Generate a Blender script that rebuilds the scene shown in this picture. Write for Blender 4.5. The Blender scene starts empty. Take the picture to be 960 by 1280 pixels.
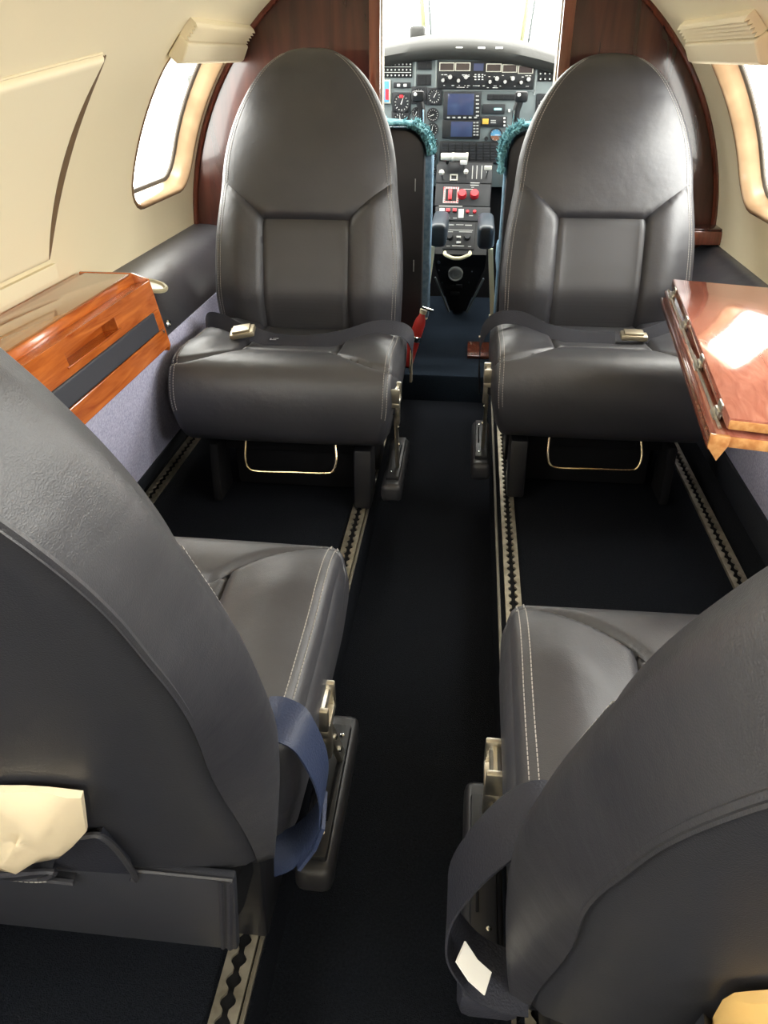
import bpy, bmesh, math, random
import numpy as np
from mathutils import Vector, Matrix
random.seed(7)
sc = bpy.context.scene
COL = sc.collection
R_ = math.radians

# ------------------------------------------------------------------ camera
F_PX = 961.0
PITCH = math.atan(570 / F_PX)
YAW = R_(6.1)
EYE = 1.0
cam_d = bpy.data.cameras.new('camera')
cam_d.sensor_fit = 'VERTICAL'
cam_d.sensor_height = 36.0
cam_d.lens = 36.0 * F_PX / 1280
cam_d.clip_start = 0.02
cam = bpy.data.objects.new('camera', cam_d)
COL.objects.link(cam)
cam.location = (0, 0, EYE)
cam.rotation_euler = (math.pi / 2 - PITCH, 0, YAW)
sc.camera = cam

# ------------------------------------------------------------------ world, exposure
WORLD = 19.0
w = bpy.data.worlds.new('sky')
sc.world = w
w.use_nodes = True
bg = w.node_tree.nodes['Background']
bg.inputs['Color'].default_value = (1.0, 0.985, 0.95, 1)
bg.inputs['Strength'].default_value = WORLD
sc.view_settings.view_transform = 'Standard'
sc.view_settings.look = 'None'
sc.view_settings.gamma = 1
sc.view_settings.use_curve_mapping = False
sc.view_settings.exposure = 0.0
sc.cycles.max_bounces = 10
sc.cycles.diffuse_bounces = 6
sc.cycles.transparent_max_bounces = 12
sc.cycles.sample_clamp_indirect = 8.0

def portal(loc, normal, sx, sy):
    l = bpy.data.lights.new('window_portal', 'AREA')
    l.shape = 'RECTANGLE'; l.size = sx; l.size_y = sy
    l.cycles.is_portal = True
    o = bpy.data.objects.new('window_portal', l)
    COL.objects.link(o)
    o.location = loc
    o.rotation_euler = Vector(normal).to_track_quat('-Z', 'Y').to_euler()
    return o

# ------------------------------------------------------------------ sight-line helper: a photo pixel onto a real plane
def ray(u, v):
    X = (u - 480) / F_PX; Y = (640 - v) / F_PX
    F = math.cos(PITCH) + Y * math.sin(PITCH); Z = -math.sin(PITCH) + Y * math.cos(PITCH)
    return Vector((X * math.cos(YAW) - F * math.sin(YAW), X * math.sin(YAW) + F * math.cos(YAW), Z))
def at(u, v, x=None, y=None, z=None):
    d = ray(u, v)
    t = x / d.x if x is not None else y / d.y if y is not None else (z - EYE) / d.z
    return Vector((d.x * t, d.y * t, EYE + d.z * t))

# ------------------------------------------------------------------ materials
M = {}
def mat(name, color, rough=0.5, metal=0.0, spec=0.5, coat=0.0, emit=None, emit_s=0.0):
    m = bpy.data.materials.new(name); m.use_nodes = True
    b = m.node_tree.nodes['Principled BSDF']
    b.inputs['Base Color'].default_value = (*color, 1)
    b.inputs['Roughness'].default_value = rough
    b.inputs['Metallic'].default_value = metal
    b.inputs['Specular IOR Level'].default_value = spec
    b.inputs['Coat Weight'].default_value = coat
    b.inputs['Coat Roughness'].default_value = 0.06
    if emit:
        b.inputs['Emission Color'].default_value = (*emit, 1)
        b.inputs['Emission Strength'].default_value = emit_s
    M[name] = m
    return m
def nodes(m):
    nt = m.node_tree
    return nt, nt.nodes, nt.links, nt.nodes['Principled BSDF']
def add(m, kind, **kw):
    n = m.node_tree.nodes.new(kind)
    for k, v in kw.items():
        if k in n.inputs: n.inputs[k].default_value = v
        else: setattr(n, k, v)
    return n
def noise_color(m, c1, c2, scale=5, detail=4, stretch=(1, 1, 1), rot=(0, 0, 0), lo=0.35, hi=0.65, dist=0.0):
    nt, ns, ln, b = nodes(m)
    tc = add(m, 'ShaderNodeTexCoord'); mp = add(m, 'ShaderNodeMapping')
    mp.inputs['Scale'].default_value = stretch; mp.inputs['Rotation'].default_value = rot
    nz = add(m, 'ShaderNodeTexNoise'); nz.inputs['Scale'].default_value = scale
    nz.inputs['Detail'].default_value = detail; nz.inputs['Distortion'].default_value = dist
    cr = add(m, 'ShaderNodeValToRGB')
    cr.color_ramp.elements[0].position = lo; cr.color_ramp.elements[1].position = hi
    cr.color_ramp.elements[0].color = (*c1, 1); cr.color_ramp.elements[1].color = (*c2, 1)
    ln.new(tc.outputs['Object'], mp.inputs['Vector']); ln.new(mp.outputs['Vector'], nz.inputs['Vector'])
    ln.new(nz.outputs['Fac'], cr.inputs['Fac']); ln.new(cr.outputs['Color'], b.inputs['Base Color'])
    return mp, nz, cr
def bump(m, scale, strength, distance=0.001, detail=3, kind='noise', prev=None, stretch=(1, 1, 1)):
    nt, ns, ln, b = nodes(m)
    tc = add(m, 'ShaderNodeTexCoord'); mp = add(m, 'ShaderNodeMapping'); mp.inputs['Scale'].default_value = stretch
    ln.new(tc.outputs['Object'], mp.inputs['Vector'])
    if kind == 'noise':
        n = add(m, 'ShaderNodeTexNoise'); n.inputs['Detail'].default_value = detail; out = n.outputs['Fac']
    else:
        n = add(m, 'ShaderNodeTexVoronoi'); out = n.outputs['Distance']
    n.inputs['Scale'].default_value = scale
    ln.new(mp.outputs['Vector'], n.inputs['Vector'])
    bp = add(m, 'ShaderNodeBump'); bp.inputs['Strength'].default_value = strength; bp.inputs['Distance'].default_value = distance
    ln.new(out, bp.inputs['Height'])
    if prev: ln.new(prev.outputs['Normal'], bp.inputs['Normal'])
    ln.new(bp.outputs['Normal'], b.inputs['Normal'])
    return bp

m = mat('leather', (0.026, 0.026, 0.031), 0.45, spec=0.72)
noise_color(m, (0.021, 0.021, 0.027), (0.031, 0.031, 0.036), 6, 3)
bp = bump(m, 900, 0.25, 0.0006, kind='voronoi'); bp = bump(m, 11, 0.45, 0.005, 4, prev=bp, stretch=(1.6, 1, 1.8))
m = mat('leather_seam', (0.02, 0.02, 0.024), 0.5)
m = mat('leather_perforated', (0.03, 0.03, 0.035), 0.46, spec=0.65)
nt, ns, ln, b = nodes(m)
tc = add(m, 'ShaderNodeTexCoord'); vo = add(m, 'ShaderNodeTexVoronoi'); vo.inputs['Scale'].default_value = 230; vo.inputs['Randomness'].default_value = 0.0
cr = add(m, 'ShaderNodeValToRGB'); cr.color_ramp.elements[0].position = 0.22; cr.color_ramp.elements[1].position = 0.32
cr.color_ramp.elements[0].color = (0.016, 0.016, 0.018, 1); cr.color_ramp.elements[1].color = (0.032, 0.032, 0.037, 1)
ln.new(tc.outputs['Object'], vo.inputs['Vector']); ln.new(vo.outputs['Distance'], cr.inputs['Fac']); ln.new(cr.outputs['Color'], b.inputs['Base Color'])
bump(m, 10, 0.25, 0.003)
m = mat('leather_panel', (0.022, 0.023, 0.029), 0.42, spec=0.6)
bp = bump(m, 900, 0.25, 0.0006, kind='voronoi'); bump(m, 6, 0.3, 0.006, 2, prev=bp)
mat('stitch', (0.33, 0.31, 0.29), 0.7)
m = mat('cream_liner', (0.78, 0.69, 0.485), 0.55, spec=0.3)
bump(m, 700, 0.15, 0.0005)
m = mat('cream_panel', (0.80, 0.715, 0.515), 0.5, spec=0.3)
bump(m, 700, 0.15, 0.0005)
m = mat('cream_shade', (0.74, 0.65, 0.46), 0.6, spec=0.3)
m = mat('reveal', (0.46, 0.34, 0.22), 0.22, spec=0.6)
noise_color(m, (0.15, 0.092, 0.05), (0.25, 0.17, 0.10), 7, 3)
m = mat('reveal_seal', (0.05, 0.04, 0.03), 0.5)
m = mat('mahogany', (0.05, 0.016, 0.011), 0.2, spec=0.4, coat=0.35)
noise_color(m, (0.020, 0.0065, 0.006), (0.062, 0.017, 0.012), 3.2, 6, (7, 7, 0.6), lo=0.3, hi=0.72, dist=1.2)
m = mat('mahogany_trim', (0.12, 0.035, 0.02), 0.18, spec=0.6, coat=0.6)
noise_color(m, (0.085, 0.02, 0.012), (0.16, 0.045, 0.024), 5, 6, (9, 9, 0.7), lo=0.3, hi=0.7, dist=1.0)
m = mat('cherry', (0.36, 0.1, 0.025), 0.2, spec=0.6, coat=0.5)
noise_color(m, (0.30, 0.058, 0.008), (0.60, 0.17, 0.03), 6, 7, (9, 0.8, 9), lo=0.28, hi=0.72, dist=1.6)
m = mat('cherry_top', (0.27, 0.13, 0.055), 0.14, spec=0.6, coat=0.8)
noise_color(m, (0.24, 0.10, 0.035), (0.34, 0.17, 0.07), 5, 6, (9, 0.8, 9), lo=0.3, hi=0.7, dist=1.2)
m = mat('table_wood', (0.3, 0.09, 0.05), 0.1, spec=0.6, coat=1.0)
noise_color(m, (0.27, 0.075, 0.05), (0.42, 0.16, 0.11), 8, 7, (6, 1.2, 6), lo=0.3, hi=0.7, dist=1.6)
bump(m, 30, 0.10, 0.002, 3)
m = mat('table_edge', (0.55, 0.26, 0.09), 0.25, coat=0.5)
noise_color(m, (0.42, 0.17, 0.055), (0.62, 0.32, 0.12), 8, 5, (9, 1, 9))
m = mat('carpet', (0.010, 0.012, 0.018), 0.95, spec=0.05)
mp_, nz_, cr_ = noise_color(m, (0.0045, 0.0055, 0.0075), (0.012, 0.0135, 0.018), 260, 3, lo=0.3, hi=0.75)
bump(m, 500, 0.9, 0.003, 2)
m = mat('carpet_cockpit', (0.022, 0.034, 0.055), 0.95, spec=0.05)
noise_color(m, (0.009, 0.014, 0.022), (0.018, 0.026, 0.038), 200, 3, lo=0.3, hi=0.75)
bump(m, 500, 0.8, 0.003, 2)
m = mat('sidewall_carpet', (0.26, 0.26, 0.40), 0.95, spec=0.05)
noise_color(m, (0.33, 0.33, 0.48), (0.52, 0.52, 0.66), 170, 3, lo=0.3, hi=0.7)
bump(m, 320, 0.8, 0.003, 2)
m = mat('kick_strip', (0.03, 0.033, 0.042), 0.9, spec=0.1)
bump(m, 300, 0.8, 0.002, 2)
m = mat('dark_plastic', (0.009, 0.009, 0.011), 0.45, spec=0.35)
mat('armrest_rubber', (0.022, 0.022, 0.025), 0.42, spec=0.45)
mat('black_void', (0.006, 0.006, 0.007), 0.8, spec=0.1)
m = mat('aluminium', (0.58, 0.55, 0.47), 0.34, metal=1.0)
noise_color(m, (0.46, 0.43, 0.36), (0.66, 0.62, 0.54), 25, 3)
m = mat('track_metal', (0.5, 0.45, 0.36), 0.42, metal=0.85)
noise_color(m, (0.36, 0.32, 0.24), (0.6, 0.55, 0.44), 30, 4)
mat('trim_metal', (0.22, 0.2, 0.16), 0.5, metal=0.8)
mat('brass_wire', (0.75, 0.6, 0.36), 0.25, metal=1.0)
mat('buckle_metal', (0.42, 0.37, 0.27), 0.42, metal=0.85)
mat('cup_metal', (0.36, 0.33, 0.22), 0.45)
mat('chrome', (0.75, 0.75, 0.73), 0.12, metal=1.0)
m = mat('belt_dark', (0.017, 0.018, 0.026), 0.6, spec=0.3)
bump(m, 420, 0.6, 0.001, 1, stretch=(1, 1, 1))
m = mat('belt_blue', (0.018, 0.027, 0.062), 0.5, spec=0.4)
bump(m, 420, 0.6, 0.001, 1)
mat('belt_mark', (0.30, 0.31, 0.34), 0.6)
mat('tag_white', (0.75, 0.73, 0.68), 0.7)
m = mat('paper_bag', (0.78, 0.66, 0.46), 0.4, spec=0.5)
bump(m, 18, 0.5, 0.004, 4)
mat('paper_orange', (0.72, 0.46, 0.16), 0.5)
m = mat('panel_grey', (0.08, 0.096, 0.1), 0.55, spec=0.3)
noise_color(m, (0.068, 0.084, 0.088), (0.09, 0.108, 0.111), 12, 3)
mat('panel_edge', (0.14, 0.16, 0.16), 0.5)
mat('instrument_black', (0.006, 0.0065, 0.0075), 0.55, spec=0.25)
mat('instrument_dark', (0.012, 0.013, 0.015), 0.55, spec=0.25)
mat('screen_blue', (0.02, 0.026, 0.055), 0.12, emit=(0.03, 0.045, 0.11), emit_s=0.35)
mat('screen_brown', (0.03, 0.024, 0.024), 0.15)
mat('screen_frame', (0.33, 0.32, 0.27), 0.5)
mat('mark_white', (0.42, 0.42, 0.40), 0.6)
mat('mark_red', (0.42, 0.016, 0.025), 0.4)
mat('mark_yellow', (0.38, 0.24, 0.03), 0.5)
mat('mark_teal', (0.25, 0.6, 0.6), 0.5, emit=(0.2, 0.7, 0.7), emit_s=0.3)
mat('gauge_blue', (0.06, 0.2, 0.34), 0.4)
mat('gauge_brown', (0.12, 0.05, 0.025), 0.4)
mat('knob_grey', (0.25, 0.25, 0.24), 0.4)
mat('ivory_plastic', (0.42, 0.41, 0.36), 0.45)
mat('ivory_metal', (0.62, 0.57, 0.38), 0.4)
m = mat('glare_vinyl', (0.022, 0.022, 0.02), 0.6, spec=0.3); bump(m, 300, 0.4, 0.001)
m = mat('armrest_blue', (0.022, 0.032, 0.045), 0.42)
m = mat('sheepskin', (0.16, 0.42, 0.48), 0.9, spec=0.2)
noise_color(m, (0.035, 0.14, 0.18), (0.22, 0.45, 0.48), 60, 4, lo=0.3, hi=0.7)
bump(m, 120, 1.0, 0.01, 3)
m = mat('pilot_fabric', (0.16, 0.27, 0.38), 0.8)
noise_color(m, (0.13, 0.23, 0.33), (0.22, 0.34, 0.45), 60, 3); bump(m, 200, 0.7, 0.002)
mat('pilot_back', (0.022, 0.02, 0.022), 0.45)
mat('extinguisher_red', (0.42, 0.03, 0.025), 0.35)
mat('post_cream', (0.30, 0.31, 0.18), 0.6)
mat('gap_shadow_brown', (0.16, 0.10, 0.05), 0.6)
mat('post_ivory', (0.88, 0.83, 0.60), 0.4)
mat('cockpit_trim', (0.10, 0.11, 0.11), 0.6)
mat('navy_cushion', (0.04, 0.042, 0.055), 0.45)
m = bpy.data.materials.new('window_glass'); m.use_nodes = True; M['window_glass'] = m
nt = m.node_tree; nt.nodes.clear()
o_ = nt.nodes.new('ShaderNodeOutputMaterial'); mx = nt.nodes.new('ShaderNodeMixShader')
tr = nt.nodes.new('ShaderNodeBsdfTransparent'); gl = nt.nodes.new('ShaderNodeBsdfGlossy')
tr.inputs['Color'].default_value = (0.95, 0.96, 0.93, 1); gl.inputs['Roughness'].default_value = 0.03; mx.inputs[0].default_value = 0.05
nt.links.new(tr.outputs[0], mx.inputs[1]); nt.links.new(gl.outputs[0], mx.inputs[2])
nt.links.new(mx.outputs[0], o_.inputs[0])

# ------------------------------------------------------------------ object helpers
def link(name, me, material=None, parent=None, loc=None, rot=None):
    o = bpy.data.objects.new(name, me); COL.objects.link(o)
    if material is not None and me is not None and not me.materials:
        me.materials.append(M[material] if isinstance(material, str) else material)
    if parent is not None: o.parent = parent
    if loc is not None: o.location = loc
    if rot is not None: o.rotation_euler = rot
    return o
def tag(o, label=None, cat=None, group=None, kind=None):
    if label: o['label'] = label
    if cat: o['category'] = cat
    if group: o['group'] = group
    if kind: o['kind'] = kind
    return o
def thing(name, label, cat, loc=(0, 0, 0), rotz=0.0, group=None):
    o = bpy.data.objects.new(name, None); COL.objects.link(o)
    o.empty_display_size = 0.05
    o.location = loc; o.rotation_euler = (0, 0, rotz)
    return tag(o, label, cat, group)
def struct_empty(name):
    o = bpy.data.objects.new(name, None); COL.objects.link(o); o['kind'] = 'structure'; return o
def mk(name, V, Fc, smooth=True):
    me = bpy.data.meshes.new(name)
    me.from_pydata([tuple(v) for v in V], [], [tuple(f) for f in Fc])
    me.validate(); me.update()
    bm = bmesh.new(); bm.from_mesh(me)
    bmesh.ops.remove_doubles(bm, verts=bm.verts, dist=1e-6)
    bmesh.ops.recalc_face_normals(bm, faces=bm.faces)
    bm.to_mesh(me); bm.free()
    if smooth: me.shade_smooth()
    return me
def auto(o, ang=35):
    me = o.data
    bm = bmesh.new(); bm.from_mesh(me)
    for e in bm.edges:
        if len(e.link_faces) == 2: e.smooth = e.calc_face_angle(0) < R_(ang)
        else: e.smooth = False
    for f in bm.faces: f.smooth = True
    bm.to_mesh(me); bm.free()
    return o

class MB:
    """collects shapes of ONE part"""
    def __init__(s): s.v = []; s.f = []
    def addv(s, V, Fc, mtx=None):
        n = len(s.v)
        s.v += [tuple((mtx @ Vector(p)) if mtx is not None else p) for p in V]
        s.f += [tuple(i + n for i in f) for f in Fc]
        return s
    def box(s, c, size, bevel=0.0, seg=2, mtx=None, rot=None):
        bm = bmesh.new(); bmesh.ops.create_cube(bm, size=1.0)
        for v in bm.verts: v.co = Vector((v.co.x * size[0], v.co.y * size[1], v.co.z * size[2]))
        if bevel > 0:
            bmesh.ops.bevel(bm, geom=bm.edges[:], offset=bevel, segments=seg, profile=0.5, affect='EDGES')
        if rot is not None:
            bmesh.ops.rotate(bm, verts=bm.verts, cent=(0, 0, 0), matrix=rot)
        for v in bm.verts: v.co += Vector(c)
        bm.verts.index_update()
        s.addv([v.co[:] for v in bm.verts], [[v.index for v in f.verts] for f in bm.faces], mtx)
        bm.free(); return s
    def tube(s, pts, r, n=8, cap=True, mtx=None):
        pts = [Vector(p) for p in pts]
        rr = r if hasattr(r, '__len__') else [r] * len(pts)
        V = []; Fc = []; up = None
        for i, p in enumerate(pts):
            d = (pts[min(i + 1, len(pts) - 1)] - pts[max(i - 1, 0)]).normalized()
            if up is None:
                up = d.orthogonal().normalized()
            up = (up - d * up.dot(d)).normalized(); sd = d.cross(up)
            for k in range(n):
                a = 2 * math.pi * k / n
                V.append(p + (up * math.cos(a) + sd * math.sin(a)) * rr[i])
        for i in range(len(pts) - 1):
            for k in range(n):
                Fc.append((i * n + k, i * n + (k + 1) % n, (i + 1) * n + (k + 1) % n, (i + 1) * n + k))
        if cap:
            Fc.append(tuple(range(n))[::-1]); Fc.append(tuple(range((len(pts) - 1) * n, len(pts) * n)))
        return s.addv(V, Fc, mtx)
    def lathe(s, prof, n=24, mtx=None):
        """profile of (r, h) revolved about local +Z"""
        V = []; Fc = []
        for r, h in prof:
            for k in range(n):
                a = 2 * math.pi * k / n; V.append((r * math.cos(a), r * math.sin(a), h))
        for i in range(len(prof) - 1):
            for k in range(n):
                Fc.append((i * n + k, i * n + (k + 1) % n, (i + 1) * n + (k + 1) % n, (i + 1) * n + k))
        Fc.append(tuple(range(n))[::-1]); Fc.append(tuple(range((len(prof) - 1) * n, len(prof) * n)))
        return s.addv(V, Fc, mtx)
    def prism(s, poly, a0, a1, axis='y', bevel=0.0, mtx=None, seg=2):
        """2-D polygon extruded; axis y: poly=(x,z); axis x: poly=(y,z); axis z: poly=(x,y)"""
        def P(p, a):
            return {'y': (p[0], a, p[1]), 'x': (a, p[0], p[1]), 'z': (p[0], p[1], a)}[axis]
        n = len(poly)
        bm = bmesh.new()
        A = [bm.verts.new(P(p, a0)) for p in poly]; B = [bm.verts.new(P(p, a1)) for p in poly]
        bm.faces.new(A); bm.faces.new(B[::-1])
        for i in range(n): bm.faces.new((A[i], B[i], B[(i + 1) % n], A[(i + 1) % n]))
        bmesh.ops.recalc_face_normals(bm, faces=bm.faces)
        if bevel > 0:
            bmesh.ops.bevel(bm, geom=bm.edges[:], offset=bevel, segments=seg, profile=0.5, affect='EDGES', clamp_overlap=True)
        bm.verts.index_update()
        s.addv([v.co[:] for v in bm.verts], [[v.index for v in f.verts] for f in bm.faces], mtx)
        bm.free(); return s
    def ribbon(s, pts, wdirs, width, th=0.0016, mtx=None):
        pts = [Vector(p) for p in pts]; V = []; Fc = []
        for i, p in enumerate(pts):
            d = (pts[min(i + 1, len(pts) - 1)] - pts[max(i - 1, 0)]).normalized()
            wd = Vector(wdirs[i] if isinstance(wdirs, list) else wdirs); wd = (wd - d * wd.dot(d)).normalized()
            nn = d.cross(wd).normalized()
            for a, b_ in ((-.5, -.5), (.5, -.5), (.5, .5), (-.5, .5)):
                V.append(p + wd * width * a + nn * th * b_)
        for i in range(len(pts) - 1):
            for k in range(4):
                Fc.append((i * 4 + k, i * 4 + (k + 1) % 4, (i + 1) * 4 + (k + 1) % 4, (i + 1) * 4 + k))
        Fc.append((0, 1, 2, 3)); Fc.append(tuple((len(pts) - 1) * 4 + k for k in (3, 2, 1, 0)))
        return s.addv(V, Fc, mtx)
    def build(s, name, material, parent=None, loc=None, rot=None, smooth=True, ang=35):
        o = link(name, mk(name, s.v, s.f, smooth), material, parent, loc, rot)
        if smooth: auto(o, ang)
        return o
def smooth_path(ctrl, n=40):
    """Catmull-Rom through control points"""
    P = [Vector(c) for c in ctrl]; P = [P[0] * 2 - P[1]] + P + [P[-1] * 2 - P[-2]]
    out = []; segs = len(P) - 3
    for k in range(n + 1):
        t = k / n * segs; i = min(int(t), segs - 1); t -= i
        a, b_, c, d = P[i:i + 4]
        out.append(0.5 * ((2 * b_) + (c - a) * t + (2 * a - 5 * b_ + 4 * c - d) * t * t + (3 * b_ - a - 3 * c + d) * t ** 3))
    return out
def stitches(lines, parent, step=0.0062, dash=0.0042, r=0.0008, name='stitching'):
    V = []; Fc = []
    for pts in lines:
        pts = [Vector(p) for p in pts]
        acc = 0.0; nxt = 0.0
        for i in range(len(pts) - 1):
            a, b_ = pts[i], pts[i + 1]; L = (b_ - a).length
            if L < 1e-7: continue
            d = (b_ - a) / L; u = d.orthogonal().normalized(); q = d.cross(u)
            while nxt < acc + L:
                p0 = a + d * (nxt - acc); p1 = p0 + d * dash; n = len(V)
                for p in (p0, p1):
                    for e in (u, q, -u, -q): V.append(p + e * r)
                for k in range(4): Fc.append((n + k, n + (k + 1) % 4, n + 4 + (k + 1) % 4, n + 4 + k))
                nxt += step
            acc += L
    me = bpy.data.meshes.new(name); me.from_pydata([tuple(v) for v in V], [], Fc); me.update()
    o = link(name, me, 'stitch', parent); o['kind'] = 'stuff'
    return o
def copy_tree(o, parent=None):
    c = o.copy(); COL.objects.link(c); c.parent = parent
    for ch in list(o.children): copy_tree(ch, c)
    return c

# ================================================================== THE SETTING
XC = -0.075; RAD = 0.82; ZC = 0.5
Y_AFT = -1.9; Y_FWD = 2.56
QW0, QW1 = 0.10, 0.68          # wall band that holds the windows (arc length above ZC)
WIN_Q0, WIN_Q1 = 0.150, 0.585
def shell(side, y, q, out=0.0):
    """side -1 left, +1 right; q arc length above the widest point; out = distance outward"""
    r = RAD + out
    if q <= 0: return Vector((XC + side * r, y, ZC + q))
    a = q / RAD
    return Vector((XC + side * r * math.cos(a), y, ZC + r * math.sin(a)))
def rrect(y0, y1, q0, q1, rad, m=16):
    """4*m points, matching m points per side of the surrounding cell, starting at corner (y0,q0)"""
    cy, cq = (y0 + y1) / 2, (q0 + q1) / 2; hy, hq = (y1 - y0) / 2, (q1 - q0) / 2
    dense = []
    for cx_, cz_, a0 in ((-hy + rad, -hq + rad, 180), (hy - rad, -hq + rad, 270), (hy - rad, hq - rad, 0), (-hy + rad, hq - rad, 90)):
        for k in range(13):
            a = R_(a0 + 90 * k / 12); dense.append((cx_ + rad * math.cos(a), cz_ + rad * math.sin(a)))
    dense.append(dense[0])
    ds = [0]
    for a, b_ in zip(dense, dense[1:]): ds.append(ds[-1] + math.hypot(b_[0] - a[0], b_[1] - a[1]))
    # start at the diagonal middle of the first corner
    st = ds[6]; out = []
    for k in range(4 * m):
        t = (st + ds[-1] * k / (4 * m)) % ds[-1]
        i = min(np.searchsorted(ds, t, side='right') - 1, len(dense) - 2)
        f = (t - ds[i]) / max(ds[i + 1] - ds[i], 1e-9)
        out.append((cy + dense[i][0] * (1 - f) + dense[i + 1][0] * f, cq + dense[i][1] * (1 - f) + dense[i + 1][1] * f))
    return out
LEFT_WIN = [(2.035, 2.515), (0.30, 0.78), (-0.42, 0.06), (-1.14, -0.66), (-1.82, -1.34)]  # aft entries are unseen, packed closer to brighten the near seats
RIGHT_WIN = [(1.80, 2.33), (1.04, 1.52), (0.26, 0.74), (-0.46, 0.02), (-1.18, -0.70), (-1.84, -1.36)]  # unseen aft windows, extra ones added for more light on the near seats
WR = 0.09
def side_wall(name, side, wins):
    m_ = 16; V = []; Fc = []
    cells = []; y = Y_AFT
    for y0, y1 in sorted(wins):
        a, b_ = y0 - 0.04, y1 + 0.04
        b_ = min(b_, Y_FWD)
        if a > y: cells.append((y, a, None))
        cells.append((a, b_, (y0, y1))); y = b_
    if y < Y_FWD - 1e-4: cells.append((y, Y_FWD, None))
    def quad_grid(ys, qs):
        n = len(V)
        for yy in ys:
            for qq in qs: V.append(shell(side, yy, qq))
        w_ = len(qs)
        for i in range(len(ys) - 1):
            for j in range(w_ - 1):
                Fc.append((n + i * w_ + j, n + (i + 1) * w_ + j, n + (i + 1) * w_ + j + 1, n + i * w_ + j + 1))
    qmid = np.linspace(QW0, QW1, m_ + 1)
    for a, b_, win in cells:
        ys = np.linspace(a, b_, m_ + 1)
        quad_grid(ys, np.linspace(-0.16, QW0, 5))
        quad_grid(ys, np.linspace(QW1, RAD * math.pi / 2 * 0.62, 7))
        if win is None: quad_grid(ys, qmid)
        else:
            outer = [(ys[k], QW0) for k in range(m_)] + [(b_, qmid[k]) for k in range(m_)] + \
                    [(ys[m_ - k], QW1) for k in range(m_)] + [(a, qmid[m_ - k]) for k in range(m_)]
            inner = rrect(win[0], win[1], WIN_Q0, WIN_Q1, WR, m_)
            n = len(V); K = 4 * m_
            for f in (0, .5, 1):
                for (oy, oq), (iy, iq) in zip(outer, inner): V.append(shell(side, oy * (1 - f) + iy * f, oq * (1 - f) + iq * f))
            for r in range(2):
                for k in range(K): Fc.append((n + r * K + k, n + r * K + (k + 1) % K, n + (r + 1) * K + (k + 1) % K, n + (r + 1) * K + k))
    o = link(name, mk(name, V, Fc), 'cream_liner'); o['kind'] = 'structure'
    return o
side_wall('wall_left', -1, LEFT_WIN); side_wall('wall_right', 1, RIGHT_WIN)
# ceiling between the two walls
V = []; Fc = []; a0 = math.pi / 2 * 0.62; n = 25
for yy in np.linspace(Y_AFT, Y_FWD, 9):
    for a in np.linspace(a0, math.pi - a0, n): V.append((XC + RAD * math.cos(a), yy, ZC + RAD * math.sin(a)))
for i in range(8):
    for j in range(n - 1): Fc.append((i * n + j, (i + 1) * n + j, (i + 1) * n + j + 1, i * n + j + 1))
tag(link('ceiling', mk('ceiling', V, Fc), 'cream_liner'), kind='structure')

wn = 0
def window(side, y0, y1, seal=True):
    global wn
    wn += 1
    e = struct_empty('window_%d' % wn)
    prof = [(0.0, 0.0), (-0.004, 0.004), (0.012, 0.004), (0.016, 0.0), (0.018, 0.02), (0.028, 0.075)]   # (inset, outward)
    prof = [(-0.006, -0.001), (0.0, -0.004), (0.006, 0.0), (0.010, 0.025), (0.018, 0.052)]
    V = []; Fc = []; K = 64
    for ins, out in prof:
        for (yy, qq) in rrect(y0 + ins, y1 - ins, WIN_Q0 + ins, WIN_Q1 - ins, WR - ins): V.append(shell(side, yy, qq, out))
    for r in range(len(prof) - 1):
        for k in range(K): Fc.append((r * K + k, r * K + (k + 1) % K, (r + 1) * K + (k + 1) % K, (r + 1) * K + k))
    link('window_reveal', mk('window_reveal', V, Fc), 'reveal', e)
    V = []; Fc = []
    for ins, out in ((0.014, 0.046), (0.024, 0.049), (0.028, 0.057), (0.014, 0.060)):
        for (yy, qq) in rrect(y0 + ins, y1 - ins, WIN_Q0 + ins, WIN_Q1 - ins, WR - ins): V.append(shell(side, yy, qq, out))
    for r in range(3):
        for k in range(K): Fc.append((r * K + k, r * K + (k + 1) % K, (r + 1) * K + (k + 1) % K, (r + 1) * K + k))
    link('window_seal', mk('window_seal', V, Fc), 'reveal_seal', e)
    pts = rrect(y0 + .018, y1 - .018, WIN_Q0 + .018, WIN_Q1 - .018, WR - .018)
    cy, cq = (y0 + y1) / 2, (WIN_Q0 + WIN_Q1) / 2
    V = [shell(side, cy, cq, 0.053)]; Fc = []
    for f in (.35, .7, 1.0):
        for (yy, qq) in pts: V.append(shell(side, cy + (yy - cy) * f, cq + (qq - cq) * f, 0.053))
    for k in range(K): Fc.append((0, 1 + k, 1 + (k + 1) % K))
    for r in range(2):
        for k in range(K): Fc.append((1 + r * K + k, 1 + r * K + (k + 1) % K, 1 + (r + 1) * K + (k + 1) % K, 1 + (r + 1) * K + k))
    link('window_pane', mk('window_pane', V, Fc), 'window_glass', e)
    c = shell(side, cy, cq, 0.10); a = cq / RAD
    portal(c, (-side * math.cos(a), 0, -math.sin(a)), y1 - y0, WIN_Q1 - WIN_Q0)
    return e
for y0, y1 in LEFT_WIN: window(-1, y0, y1)
for y0, y1 in RIGHT_WIN: window(1, y0, y1)

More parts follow.
